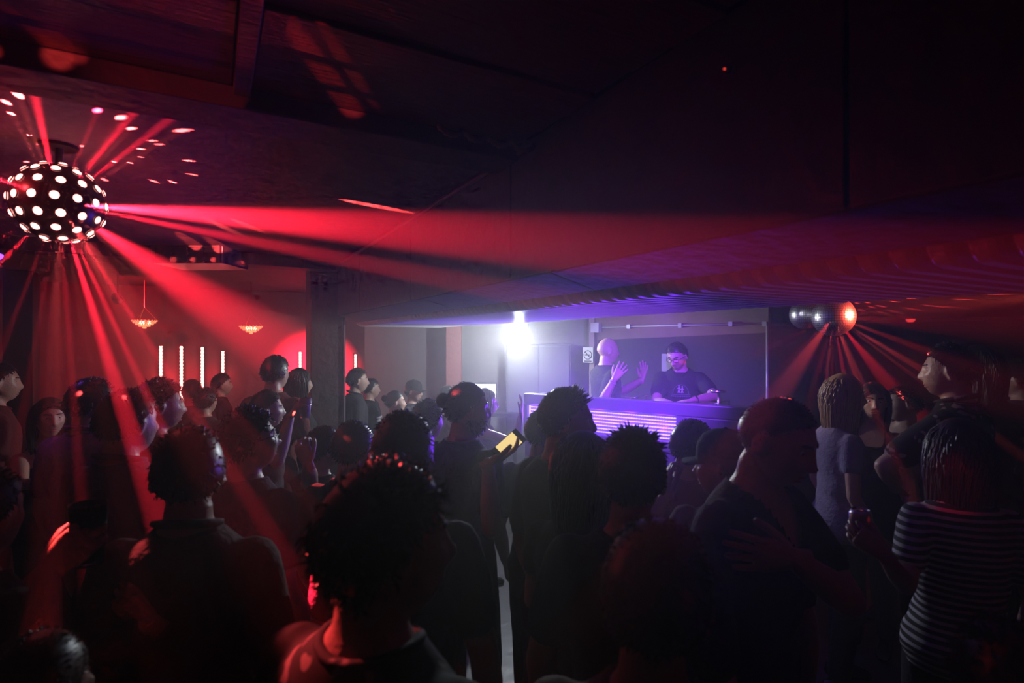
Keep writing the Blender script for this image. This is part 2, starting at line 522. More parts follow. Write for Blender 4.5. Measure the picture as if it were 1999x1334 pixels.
# ================================================================== pipe and garland along the beam top
pp = empty('beam_cable', wpt(620, 565, CZ - .03)); tag(pp, 'thin cable running along the top edge of the low beam', 'cable')
b0 = np.array(pp.location)
obj('cable', MB().tube([np.array([BU - .015, 5.05, CZ - .03]) - b0, np.array([BU - .015, 3.6, CZ - .035]) - b0, np.array([BU - .015, 2.3, CZ - .03]) - b0, np.array([BU - .02, 1.62, CZ - .04]) - b0], .011, 6), mat('dull cable', (.16, .10, .09), .5), pp, sm=True)
gx = []
for k in range(41):
    t = k / 40
    gx.append([BU - .02 - .36 * t, 1.62 - .02 * t, CZ - .045 - .022 * abs(math.sin(t * math.pi * 4))])
g = obj('hanging_garland', MB().tube(gx, [.007 + .004 * (k % 2) for k in range(41)], 6), mat('dull cable', (.16, .10, .09), .5), None, sm=True)
tag(g, 'loose wavy cable looped along the ceiling beside the beam corner', 'cable')
for (a, bb, z, lab) in ((1.0, 1.42, 2.45, 'small red indicator light on the beam face at upper right'),):
    q = P(1421, 137, 1.0)
    # beam face plane u = BU
    c = (1421 - 999.5) / FPX; ray = FWD + RGT * c; D = (BU - .006) / ray[0]
    q = P(1421, 137, D)
    il = empty('indicator_light', q); tag(il, lab, 'indicator light')
    obj('housing', MB().lathe([(0, 0), (.012, 0), (.012, .008), (0, .010)], 14, R=np.array([[0, 0, -1], [0, 1, 0], [1, 0, 0]])), M_BLKPLASTIC, il)
    obj('led', MB().ellipsoid((-.011, 0, 0), (.003, .003, .003), 6, 8), emis('dim red led', (1, .05, .03), 1.2, False), il)

# ================================================================== ventilation grille box under the ceiling, far left
vb = empty('air_vent_box', P(395, 497, 4.3)); tag(vb, 'metal ventilation box with slats hanging from the ceiling', 'vent')
dz = CZ - float(vb.location[2])
M_VENT = mat('brushed vent metal', (.4, .36, .36), .3, metal=.8)
obj('box', MB().box((-.27, -.2, -.10), (.27, .2, dz), R=RC), M_VENT, vb, bevel=.004)
for i in range(5):
    obj('slat', MB().box((-.25, -.215, -.085 + i * .034), (.25, -.2, -.068 + i * .034), R=RC), M_VENT, vb)
for i in range(5):
    obj('rib', MB().box((-.262 + i * .125, -.224, -.095), (-.240 + i * .125, -.2, .085), R=RC), M_VENT, vb)

# ================================================================== LED tubes on the far wall
def tube_light(px, y0, y1, lab):
    c = (px - 999.5) / FPX; ray = FWD + RGT * c
    D = 8.44 / ray[1]
    a = P(px, y0, D); b = P(px, y1, D)
    t = empty('led_tube', (a[0], a[1], b[2])); tag(t, lab, 'led tube', 'red LED tubes on the far wall')
    L = a[2] - b[2]
    n = int(L / .022)
    zs = np.linspace(0, L, n)
    obj('light_strip', MB().tube(np.stack([np.zeros(n), np.zeros(n), zs], 1), [.022 if k % 2 else .014 for k in range(n)], 6), emis('red tube light', (1.0, .34, .30), 7.0, False), t, sm=True)
    obj('channel', MB().box((-.03, .02, -.02), (.03, .045, L + .02)), M_BLKPLASTIC, t)
    point('tube_glow', (a[0], a[1] - .03, (a[2] + b[2]) / 2), 4, RED, .01)
tube_light(314, 676, 790, 'leftmost vertical red LED tube on the far wall')
tube_light(354, 676, 790, 'second vertical red LED tube from the left on the far wall')
tube_light(395, 678, 790, 'third vertical red LED tube from the left on the far wall')
tube_light(435, 686, 780, 'fourth vertical red LED tube from the left on the far wall')
tube_light(586, 687, 780, 'vertical red LED tube just left of the pillar')
tube_light(694, 692, 780, 'vertical red LED tube just right of the pillar')

# ================================================================== crystal basket lamps
def basket(px, py, D, lab):
    p = P(px, py, D)
    t = empty('crystal_lamp', p); tag(t, lab, 'lamp', 'small crystal basket lamps')
    M_GOLD = mat('warm brass', (.7, .45, .2), .3, metal=1.0)
    M_CRY = mat('warm lit crystal', (.9, .7, .5), .15, emit=(1, .42, .16), es=1.1); M_CRY.cycles.emission_sampling = 'NONE'
    m = MB(); m.tube([(.125 * math.cos(a), .125 * math.sin(a), .045) for a in np.linspace(0, 2 * math.pi, 25)], .006, 6, cap=False)
    obj('rim', m, M_GOLD, t, sm=True)
    m = MB()
    for k in range(22):
        a = 2 * math.pi * k / 22
        for j in range(5):
            r = .125 - .012 * j - .004 * j * j; z = .04 - j * .021
            m.ellipsoid((r * math.cos(a), r * math.sin(a), z), (.009, .009, .011), 4, 6)
    o = obj('crystal_beads', m, M_CRY, t); o['kind'] = 'stuff'
    m = MB()
    for k in range(3):
        a = 2 * math.pi * k / 3 + .4
        obj('bulb', MB().ellipsoid((.05 * math.cos(a), .05 * math.sin(a), .015), (.018, .018, .022), 6, 8), emis('warm bulb', (1, .62, .30), 9.0, False), t, sm=True)
    for k in range(3):
        a = 2 * math.pi * k / 3
        obj('chain', MB().tube([(.125 * math.cos(a), .125 * math.sin(a), .045), (0, 0, .2)], .003, 5), M_GOLD, t)
    obj('rod', MB().tube([(0, 0, .2), (0, 0, CZ - p[2])], .005, 6), M_GOLD, t)
basket(282, 633, 6.4, 'small crystal basket lamp above the leftmost LED tubes')
basket(490, 644, 6.6, 'small crystal basket lamp between the LED tubes and the pillar')

# ================================================================== red effect ball with lenses, upper left
BC = P(115, 397, 2.0); BRAD = .142
ball = empty('disco_light_ball', BC); tag(ball, 'black disco light ball with glowing red lenses throwing red beams', 'disco light')
obj('housing', MB().ellipsoid((0, 0, 0), (BRAD,) * 3, 20, 32), M_BLKPLASTIC, ball, sm=True)
obj('mount_rod', MB().tube([(0, 0, BRAD * .95), (0, 0, CZ - BC[2])], .012, 8), M_BLKPLASTIC, ball)
obj('ceiling_plate', MB().lathe([(0, CZ - BC[2] - .012), (.06, CZ - BC[2] - .012), (.06, CZ - BC[2])], 20), M_BLKPLASTIC, ball)
LENS_M = emis('red lens glow', (1.0, .30, .26), 9.0, False)
lens_mesh = None; collar_mesh = None
rows = [(-70, 5), (-47, 10), (-24, 13), (0, 14), (24, 13), (47, 10), (70, 5)]
for ri, (lat, n) in enumerate(rows):
    for k in range(n):
        lo = 2 * math.pi * (k + (ri % 2) * .5) / n + .11
        la = math.radians(lat)
        d = Vector((math.cos(la) * math.cos(lo), math.cos(la) * math.sin(lo), math.sin(la)))
        if lens_mesh is None:
            lens_mesh = smooth(MB().ellipsoid((0, 0, 0), (.0145, .0145, .007), 6, 12).mesh('lens')); lens_mesh.materials.append(LENS_M)
            m = MB(); m.tube([(.0165 * math.cos(a), .0165 * math.sin(a), .001) for a in np.linspace(0, 2 * math.pi, 13)], .0022, 5, cap=False)
            collar_mesh = smooth(m.mesh('collar')); collar_mesh.materials.append(M_BLKPLASTIC)
        o = bpy.data.objects.new('lens', lens_mesh); COL.objects.link(o); o.parent = ball
        o.location = d * (BRAD + .001); o.rotation_mode = 'QUATERNION'; o.rotation_quaternion = d.to_track_quat('Z', 'Y')
        o2 = bpy.data.objects.new('collar', collar_mesh); COL.objects.link(o2); o2.parent = o

def unit0(d): return np.array(d) / np.linalg.norm(d)
def ball_spot(target, power, cone, blend=.55, r=.006, K=KB, col=(1.0, .07, .075)):
    d = np.array(target) - BC; d /= np.linalg.norm(d)
    spot('beam', BC + d * (BRAD + .012), BC + d * 3, power * K, col, cone, blend, r)
# beams seen in the haze; most of them lean out of the far wall towards the crowd
for ex, ey, De, cone, pw in (
        (720, 445, 1.35, 4.4, 16), (640, 500, 1.7, 3.0, 8), (400, 585, 3.5, 13, 55), (310, 700, 1.75, 2.4, 6),
        (225, 745, 1.75, 4.2, 12), (300, 800, 1.8, 2.6, 12), (142, 760, 1.75, 2.2, 5), (60, 720, 1.8, 2.6, 2.0), (20, 640, 1.8, 3, 1.6),
        (0, 515, 1.75, 3.0, 7), (0, 468, 1.85, 3.0, 7), (0, 350, 1.75, 4.5, 10), (0, 402, 1.8, 2.5, 3),
        (60, 150, 1.5, 3.6, 5), (285, 190, 1.65, 3.2, 5), (365, 207, 1.7, 3.0, 5), (205, 180, 1.65, 2.5, 1.5),
        (420, 760, 1.9, 2.5, 2.0)):
    ball_spot(P(ex, ey, De), pw, cone, 1.0 if cone > 10 else .55, K=KH, col=(1.0, .014, .040))
# pools of light on the ceiling
for ex, ey, pw in ((12, 200, 3), (22, 222, 3), (36, 186, 3), (56, 264, 3), (74, 282, 2.5), (236, 230, 3), (256, 251, 3), (355, 255, 4), (275, 291, 3), (276, 307, 1.6),
                   (222, 316, 3), (253, 318, 2.4), (204, 351, 3), (300, 354, 3), (335, 355, 3), (368, 314, 3.5), (376, 341, 2), (297, 275, 1.2), (52, 316, 2), (160, 285, 2),
                   (730, 402, 9), (440, 445, 2.4), (482, 440, 3.5), (420, 436, 1.5), (372, 472, 3), (432, 482, 3), (310, 282, 1)):
    t = wpt(ex, ey, CZ)
    d = np.linalg.norm(t - BC)
    ball_spot(t, pw * (.6 + .4 * d), 3.3 if ex != 730 else 3.8)
# spill from the lenses
for d in ((.8, .6, .2), (-.6, -.8, .2)):
    point('lens_spill', BC + unit0(d) * (BRAD + .03), 1.2, (1.0, .03, .04), .01)
# hot spots the ball throws on the crowd: shoulder, cheek, arms, hands
for ex, ey, D, cone, pw in ((690, 1275, .82, 7, 2.4), (868, 1008, .80, 2.4, 1.6), (548, 815, 3.05, 1.5, 16), (578, 812, 3.0, 1.2, 16), (606, 890, 2.25, 3.0, 7), (640, 960, 2.3, 3.0, 5),
                            (285, 895, 1.95, 1.3, 8), (435, 945, 1.4, 1.4, 5), (455, 1200, 1.2, 2.6, 6), (92, 1040, 1.15, 3.0, 6), (120, 1110, 1.15, 2.2, 6), (180, 1045, 1.6, 1.6, 6), (285, 1200, 1.22, 3.0, 2.5),
                            (150, 735, 2.5, 1.6, 9), (900, 770, 2.45, 1.6, 5), (1135, 930, 1.7, 2.4, 2.0), (720, 890, 2.2, 1.2, 7)):
    ball_spot(P(ex, ey, D), pw, cone, K=KB * .35)
# slats of the vent catch four beams
for ex in (340, 378, 418, 452):
    ball_spot(P(ex, 508, 4.12), 2.5, 1.3)
# an added, unseen effect light behind the camera dots the planks overhead
dl = np.array([-1.1, -1.0, 2.36])
dlo = empty('added_dot_light', dl); tag(dlo, 'added unseen effect light behind the camera, dotting the planks red', 'disco light')
obj('housing', MB().box((-.09, -.07, -.05), (.09, .07, .05)), M_BLKPLASTIC, dlo, bevel=.01)
obj('bracket', MB().tube([(0, 0, .05), (0, 0, CZ - .02 - dl[2])], .012, 8), M_BLKPLASTIC, dlo)
for ex, ey, cone, pw in ((625, 135, 1.7, 1.5), (663, 108, 1.0, 1.0), (115, 112, 1.6, 1.4), (100, 72, .9, .9), (60, 148, 1.0, 1.2), (300, 60, 12, .18)):
    t = wpt(ex, ey, CZ - .02); d = unit0(t - dl)
    spot('dot', dl + d * .12, t, pw * 900, (1.0, .05, .05), cone, .8, .006)

# ================================================================== mirror balls on the right
def mirror_ball(px, py, D, dia, lab):
    c = P(px, py, D); r = dia / 2
    t = empty('mirror_ball', c); tag(t, lab, 'mirror ball', 'hanging mirror balls')
    MM = mat('mirror tile', (.85, .85, .86), .34, metal=1.0)
    m = MB(); rows_ = 26
    for i in range(rows_):
        la0 = math.pi * (i + .06) / rows_ - math.pi / 2; la1 = math.pi * (i + .94) / rows_ - math.pi / 2
        n = max(4, int(2 * rows_ * math.cos((la0 + la1) / 2)))
        for k in range(n):
            a0 = 2 * math.pi * (k + .05) / n; a1 = 2 * math.pi * (k + .95) / n
            q = [(r * math.cos(la) * math.cos(a), r * math.cos(la) * math.sin(a), r * math.sin(la)) for la, a in ((la0, a0), (la0, a1), (la1, a1), (la1, a0))]
            m.add(q, [(0, 1, 2, 3)])
    o = obj('mirror_tiles', m, MM, t); o['kind'] = 'stuff'
    obj('core', MB().ellipsoid((0, 0, 0), (r * .985,) * 3, 16, 24), M_BLACK, t, sm=True)
    obj('cap', MB().lathe([(.018, r * .97), (.018, r + .03), (0, r + .03)], 12), M_METAL, t)
    obj('cable', MB().tube([(0, 0, r + .03), (0, 0, max(CZR - c[2], r + .05))], .004, 6), M_METAL, t)
    return c, r
MC, MR = mirror_ball(1627, 618, 4.0, .292, 'larger front mirror ball, its right side lit red')
MC2, MR2 = mirror_ball(1572, 614, 4.3, .235, 'smaller mirror ball hanging behind the larger one')
# the red pin spot that hits it from the right, hung from the low ceiling
def par_can(name, loc, target, power, color, cone, lab, size=.06, blend=.5):
    loc = np.array(loc); d = np.array(target) - loc; d /= np.linalg.norm(d)
    t = empty(name, loc); tag(t, lab, 'spotlight')
    R = np.array(Vector(d).to_track_quat('Z', 'Y').to_matrix())
    obj('can', MB().lathe([(0, -size * 2.2), (size * .6, -size * 2.1), (size * .85, -size * 1.4), (size, -.0), (size * .93, 0), (size * .80, -size * 1.3)], 20, R=R), M_BLKPLASTIC, t, sm=True)
    obj('lamp_lens', MB().lathe([(0, -size * .3), (size * .9, -size * .3)], 20, R=R), emis('lens ' + name, color, 4.0, False), t)
    top = min(CZ if loc[0] < 1.0 else CZR, 2.68) - loc[2]
    obj('bracket', MB().tube([(0, 0, size * .6), (0, 0, max(top, size))], .008, 6), M_BLKPLASTIC, t)
    spot(name + '_light', loc + d * .01, target, power, color, cone, blend, .03)
    return t
pin = MC + RGT * .95 - FWD * .78 + np.array([0, 0, .10])
par_can('pin_spot', pin, MC, 2400, (1, .085, .045), 14, 'black pin spot aimed at the mirror ball from the right', .045)
MDIR = (pin - MC) / np.linalg.norm(pin - MC)
def mirror_spot(target, power, cone, col=RED):
    d = np.array(target) - MC; d /= np.linalg.norm(d)
    spot('added_glint', MC + d * (MR + .01), MC + d * 3, power * KM, col, cone, .5, .008)  # spot lamps added in place of reflections from the tiles
for ex, ey, De, cone, pw in ((1500, 740, 4.4, 5, 3.0), (1580, 800, 4.5, 5, 3.0), (1660, 800, 4.3, 7, 7), (1760, 780, 4.4, 11, 10), (1850, 700, 4.4, 6, 5),
                             (1620, 860, 4.2, 5, 2.5), (1480, 690, 4.6, 5, 2.5), (1540, 900, 4.2, 4, 2), (1900, 640, 5.0, 8, 4)):
    mirror_spot(P(ex, ey, De), pw, cone)
for ex, ey, pw in ((1673, 592, 1), (1693, 591, 1), (1720, 586, 1), (1702, 600, 1), (1720, 598, 1.3), (1747, 589, 1.3), (1777, 583, 1.5), (1824, 569, 1.5), (1884, 585, 1.6),
                   (1682, 606, 1), (1726, 612, 1), (1748, 609, 1), (1785, 604, 1.5), (1825, 598, 1.8), (1743, 573, 1.2), (1950, 575, 1.8), (1860, 600, 1), (1775, 622, 1.2)):
    t = wpt(ex, ey, CZR)
    mirror_spot(t, pw * (1.0 + .5 * np.linalg.norm(t - MC)) * 2.0, 1.5, (1.0, .05, .05))
# added lamps at the mirror ball put glints on faces, shoulders and booth
for ex, ey, D, cone, pw in ((1512, 778, 1.52, 1.6, .7), (1672, 740, 3.0, 1.4, 2), (1690, 760, 3.0, 1.2, 2), (1780, 795, 3.5, 3.0, 2), (1880, 770, 2.7, 3, 1.6), (1834, 694, 2.62, 1.8, .4), (1920, 835, 2.9, 2.4, 2.5),
                            (1287, 768, 4.55, 1.9, 2.2), (1600, 850, 2.9, 1.4, 2), (1365, 633, 5.4, 2.6, 1.0)):
    mirror_spot(P(ex, ey, D), pw, cone, (1.0, .06, .06))

# ================================================================== stage lamps and added fill lamps
wl = P(1018, 645, 5.3)
par_can('white_spot', wl, P(900, 760, 4.6), 80, WHITE, 120, 'bright white spotlight shining out from under the corrugated casing', .05, .9)
point('white_spot_bulb', wl + (P(900, 760, 4.6) - wl) / np.linalg.norm(P(900, 760, 4.6) - wl) * .05, 125, WHITE, .03)
par_can('added_side_fill', P(1215, 590, 4.0), P(1790, 800, 3.0), 60, (1.0, .80, .66), 34, 'added fill lamp hidden behind the corrugated casing, lighting the dancers on the right', .045, .7)  # hidden warm lamp added to brighten the dancers on the right
par_can('added_red_pin', (-.5, .2, 2.45), P(1850, 945, 1.82), 130, RED, 4, 'added unseen red pin spot above the camera for a hair highlight', .04, .6)  # unseen lamp added for the red patch on the striped woman's hair
par_can('added_silver_pin', P(1440, 594, 3.9), (MC + MC2) / 2, 30, (.9, .9, 1.0), 16, 'added white pin spot hidden behind the casing for sparkle on the mirror balls', .035, .6)  # hidden lamp added so the mirror tiles sparkle silver
par_can('purple_wash', P(1300, 596, 3.25), P(1265, 790, 4.6), 520, PURPLE, 78, 'purple wash lamp above the DJ booth', .05, .8)
par_can('blue_spot', P(-14, 505, 2.7), P(160, 950, 2.4), 5, (.35, .08, 1.0), 60, 'blue spotlight at the left edge of the hall', .05, .8)
par_can('added_red_fill', P(230, 585, 5.6), P(330, 720, 8.0), 230, RED, 120, 'added red fill lamp above the crowd near the far wall', .05, .8)  # fill lamp added for the red ambience of the left hall
# ================================================================== people
def Rx(a): c, s = math.cos(a), math.sin(a); return np.array([[1,0,0],[0,c,-s],[0,s,c]])
def Ry(a): c, s = math.cos(a), math.sin(a); return np.array([[c,0,s],[0,1,0],[-s,0,c]])
def Rz(a): c, s = math.cos(a), math.sin(a); return np.array([[c,-s,0],[s,c,0],[0,0,1]])
def unit(v): v = np.asarray(v, float); return v / (np.linalg.norm(v) + 1e-12)
def G(x, c, s): return np.exp(-((x - c) / s) ** 2)

NT, NP_ = 84, 80
def head_grid(female=False, jaw=1.0):
    """a head with its face towards +Y, centre at the origin, chin at z -0.115, crown at +0.118"""
    th = np.linspace(0.02, math.pi - 0.02, NT)
    ph = np.linspace(0, 2 * math.pi, NP_, endpoint=False)
    # more columns where the face is
    ph = ph + 0.35 * np.sin(2 * (ph - math.pi / 2) + math.pi) * -0.5
    T, Q = np.meshgrid(th, ph, indexing='ij')
    dx = np.sin(T) * np.cos(Q); dy = np.sin(T) * np.sin(Q); dz = np.cos(T)
    # superelliptic skull
    x = .077 * np.sign(dx) * np.abs(dx) ** .92
    y = .100 * dy
    z = .118 * np.sign(dz) * np.abs(dz) ** .95
    low = np.clip(-z / .118, 0, 1)
    front = np.clip(dy, 0, 1); back = np.clip(-dy, 0, 1)
    x *= 1 - (.30 if not female else .36) * low ** 1.3 * jaw
    # skull base: the back of the head ends higher than the chin
    z += back * low * .055
    y += low * .020
    # forehead slightly flat, occiput round
    y -= .010 * front * np.clip((z - .06) / .06, 0, 1)
    y -= .006 * back * G(z, .03, .05)
    # flat face
    fm = np.clip((dy - .25) / .5, 0, 1)
    y -= fm * .008 * G(x, 0, .06)
    # brow, sockets, cheeks
    y += fm * (.005 if not female else .002) * G(z, .026, .010) * G(np.abs(x), .025, .030)
    y -= fm * .012 * G(z, .006, .012) * G(np.abs(x), .032, .015)
    y += fm * .005 * G(z, -.022, .016) * G(np.abs(x), .042, .016)
    y -= fm * .005 * G(z, -.055, .020) * G(np.abs(x), .050, .014)
    # nose
    prof = np.interp(z, [-.050, -.044, -.036, -.012, .012, .024, .034], [0, .012, .029, .019, .010, .004, 0])
    wid = np.interp(z, [-.05, -.036, 0, .03], [.015, .0145, .009, .010])
    y += fm * prof * np.exp(-(np.abs(x) / wid) ** 2.2)
    y += fm * .007 * G(z, -.041, .007) * G(np.abs(x), .014, .006)
    # mouth
    lw = np.exp(-(np.abs(x) / .024) ** 3)
    y += fm * .006 * G(z, -.0625, .0055) * lw + fm * .0065 * G(z, -.0765, .006) * lw
    y -= fm * .003 * G(z, -.0695, .003) * lw
    y -= fm * .004 * G(z, -.088, .006) * G(x, 0, .02)
    # chin
    y += fm * .013 * G(z, -.104, .015) * G(x, 0, .024)
    v = np.stack([x, y, z], -1)
    return v
_HG = {}
def get_head(female):
    if female not in _HG: _HG[female] = head_grid(female)
    return _HG[female]
def face_y(female, x, z):
    v = get_head(female).reshape(-1, 3)
    d = np.where(v[:, 1] > .02, (v[:, 0] - x) ** 2 + (v[:, 2] - z) ** 2, 9)
    k = np.argsort(d)[:4]
    w = 1 / (d[k] + 1e-7)
    return float((v[k, 1] * w).sum() / w.sum())

def head_mb(female):
    v = get_head(female)
    m = MB(); f = []
    for i in range(NT - 1):
        for j in range(NP_):
            f.append((i*NP_+j, (i+1)*NP_+j, (i+1)*NP_+(j+1) % NP_, i*NP_+(j+1) % NP_))
    f.append(tuple(range(NP_)))
    f.append(tuple((NT-1)*NP_ + j for j in range(NP_ - 1, -1, -1)))
    m.add(v.reshape(-1, 3), f)
    for s in (-1, 1):
        R = Rz(s * math.radians(-22)) @ Rx(math.radians(-10))
        c = np.array([s * .0785, -.006, -.004])
        # ear: rim ring and a thin inner disc, with a lobe
        ring = [c + R @ np.array([s * .007 * (1 - .4 * math.sin(t)), .0165 * math.cos(t) - .004, .029 * math.sin(t)]) for t in np.linspace(0, 2 * math.pi, 19)]
        m.tube(ring, .0052, 6, cap=False)
        m.ellipsoid(c + R @ np.array([s * .001, -.003, -.002]), (.006, .016, .027), 6, 8, R=R)
        m.ellipsoid(c + R @ np.array([s * .002, .002, -.028]), (.006, .008, .009), 5, 7, R=R)
    return m

def hand_mb(m, w, f, n, right, curl=(.25, .3, .35, .4), spread=.06, thumb=.5, r=1.0):
    """hand at wrist w, fingers along f, palm facing n"""
    f = unit(f); n = unit(n - np.dot(n, f) * f)
    s = np.cross(f, n) if right else np.cross(n, f)
    cp = lambda a, b, c: w + f * a * r + s * b * r + n * c * r
    m.tube([cp(-.035, 0, 0), cp(0, 0, 0), cp(.03, .001, .002), (cp(.065, .001, .002)), cp(.088, .0, .001), cp(.100, -.001, 0)],
           [(.028*r, .021*r), (.027*r, .019*r), (.036*r, .0165*r), (.0425*r, .0150*r), (.041*r, .0125*r), (.034*r, .008*r)], 12, ref=s)
    m.ellipsoid(cp(.035, .022, .010), (.024*r, .015*r, .015*r), 6, 8, R=np.stack([f, s, n], 1))
    offs = (.031, .0105, -.0105, -.030); lens = (.072, .080, .074, .058); base = (.088, .093, .090, .082)
    for k in range(4):
        sp = (1.5 - k) * spread
        fd = unit(f * math.cos(sp) + s * math.sin(sp))
        c = curl[k] if not np.isscalar(curl) else curl
        p = cp(base[k] - .012, offs[k], 0); pts = [p]; ang = 0
        for q, (fr, add) in enumerate(((.45, .7), (.31, 1.1), (.24, .8))):
            ang += c * add
            p = p + (fd * math.cos(ang) + n * math.sin(ang)) * lens[k] * fr * r + (fd * .012 * r if q == 0 else 0)
            pts.append(p)
        m.capsule(pts, [.0098*r, .0090*r, .0083*r, .0070*r], 8)
    td = unit(f * math.cos(.75 - thumb * .3) + s * math.sin(.75 - thumb * .3) + n * .35 * thumb)
    p0 = cp(.018, .024, .006); p1 = p0 + td * .040 * r
    t2 = unit(td + f * .35 + n * .45 * thumb); p2 = p1 + t2 * .034 * r
    t3 = unit(t2 + f * .2 - s * .35 * thumb + n * .2 * thumb); p3 = p2 + t3 * .024 * r
    m.capsule([p0, p1, p2, p3], [.0135*r, .0115*r, .0105*r, .0085*r], 8)

def remesh(mb, vox, name):
    """union the overlapping pieces into one continuous surface"""
    me = mb.mesh(name)
    o = bpy.data.objects.new('tmp', me); COL.objects.link(o)
    r = o.modifiers.new('r', 'REMESH'); r.mode = 'VOXEL'; r.voxel_size = vox; r.use_smooth_shade = True
    s = o.modifiers.new('s', 'SMOOTH'); s.factor = .5; s.iterations = 1
    dg = bpy.context.evaluated_depsgraph_get()
    out = bpy.data.meshes.new_from_object(o.evaluated_get(dg))
    bpy.data.objects.remove(o); bpy.data.meshes.remove(me)
    return out

def mesh_arrays(me):
    v = np.empty(len(me.vertices) * 3); me.vertices.foreach_get('co', v); v = v.reshape(-1, 3)
    lt = np.empty(len(me.polygons), int); me.polygons.foreach_get('loop_total', lt)
    li = np.empty(len(me.loops), int); me.loops.foreach_get('vertex_index', li)
    faces = []; k = 0
    for n in lt:
        faces.append(tuple(li[k:k+n])); k += n
    return v, faces

def quick_mesh(name, v, faces_arrays):
    """faces_arrays: list of (k, n) integer arrays of n-gons"""
    me = bpy.data.meshes.new(name)
    loops = np.concatenate([a.reshape(-1) for a in faces_arrays if len(a)])
    tot = np.concatenate([np.full(len(a), a.shape[1]) for a in faces_arrays if len(a)])
    st = np.concatenate([[0], np.cumsum(tot)[:-1]])
    me.vertices.add(len(v)); me.vertices.foreach_set('co', np.ascontiguousarray(v, dtype=np.float32).ravel())
    me.loops.add(len(loops)); me.loops.foreach_set('vertex_index', loops.astype(np.int32))
    me.polygons.add(len(tot)); me.polygons.foreach_set('loop_start', st.astype(np.int32))
    me.update(calc_edges=True); me.validate()
    me.polygons.foreach_set('use_smooth', [True] * len(me.polygons))
    return me

# ---------------------------------------------------------------- hair
def hair_mask(v, style, female):
    x, y, z = v[..., 0], v[..., 1], v[..., 2]
    line = np.interp(y, [-.12, -.05, -.015, .02, .05, .075, .11], [-.062, -.050, -.012, .030, .055, .068, .078])
    if style == 'buzz': line = line + .004
    if style == 'receding': line = np.interp(y, [-.12, -.05, -.015, .02, .045, .06, .11], [-.058, -.045, -.012, .038, .085, .12, .13])
    return z > line

def tufts(root, nor, direc, length, width, seg=3, droop=0.0, curl=0.0, rng=None):
    """tapered three-sided locks, vectorised"""
    N = len(root)
    L = length[:, None] if not np.isscalar(length) else np.full((N, 1), length)
    d = direc / (np.linalg.norm(direc, axis=1)[:, None] + 1e-9)
    a = np.cross(d, np.array([.31, .52, .79])); a /= np.linalg.norm(a, axis=1)[:, None] + 1e-9
    b = np.cross(d, a)
    phs = (rng.random((N, 1)) * 6.28)
    vs_ = []
    for k in range(seg + 1):
        t = k / seg
        c = root + d * L * t + np.array([0, 0, -1.0]) * droop * L * t * t + a * curl * L * np.sin(phs + 4 * t) * t + b * curl * L * np.cos(phs + 4 * t) * t
        r = width * (1 - .85 * t ** 1.5)
        for q in range(3):
            an = q * 2.094
            vs_.append(c + (a * math.cos(an) + b * math.sin(an)) * r)
    v = np.stack(vs_, 1)                     # N, 3(seg+1), 3
    m = 3 * (seg + 1)
    f = []
    for k in range(seg):
        for q in range(3):
            f.append((k*3+q, k*3+(q+1) % 3, (k+1)*3+(q+1) % 3, (k+1)*3+q))
    f = np.array(f)
    fa = (np.arange(N) * m)[:, None, None] + f[None]
    return v.reshape(-1, 3), fa.reshape(-1, 4)

def long_strands(root, L, out, behind, rng, width=.011, fwd=0.0, wave=.006):
    """locks that leave the scalp, hug the head and hang down"""
    N = len(root); seg = 7
    ang = np.arctan2(root[:, 0], -root[:, 1] + 1e-6)
    ang = np.sign(ang + 1e-9) * np.minimum(np.abs(ang), 1.9)
    hx = np.sin(ang) * (.092 + .016 * rng.random(N)); hy = -np.cos(ang) * (.108 + .016 * rng.random(N))
    hy = np.where(root[:, 1] > 0, np.minimum(hy, .045), hy)
    vs_ = []
    ph = rng.random(N) * 6.28
    for k in range(seg + 1):
        t = k / seg
        zz = root[:, 2] * (1 - min(1, t * 1.0)) + (root[:, 2] - L) * t if False else root[:, 2] - L * t * (.55 + .45 * t)
        bl = min(1, t * 3.2)
        below = np.clip((-.06 - zz) / .15, 0, 1)
        tx = hx * (1 - .12 * below) + behind[0] * below * .02; ty = hy * (1 - .25 * below) + fwd * below
        c = np.stack([root[:, 0] * (1 - bl) + tx * bl + wave * np.sin(ph + t * 9), root[:, 1] * (1 - bl) + ty * bl + wave * np.cos(ph + t * 7), zz], 1)
        if k < 2:
            c += unit_rows(root) * .010 * (k + .3)
        rad = width * (.55 + .6 * math.sin(math.pi * min(.9, t + .12)))
        e = np.stack([np.cos(ang), np.sin(ang), np.zeros(N)], 1)
        o = np.stack([np.sin(ang), -np.cos(ang), np.zeros(N)], 1)
        vs_ += [c + e * rad, c + o * rad * .5, c - e * rad]
    v = np.stack(vs_, 1); m = 3 * (seg + 1); f = []
    for k in range(seg):
        for q in range(3):
            f.append((k*3+q, k*3+(q+1) % 3, (k+1)*3+(q+1) % 3, (k+1)*3+q))
    fa = (np.arange(N) * m)[:, None, None] + np.array(f)[None]
    return v.reshape(-1, 3), fa.reshape(-1, 4)

def unit_rows(a): return a / (np.linalg.norm(a, axis=1)[:, None] + 1e-9)

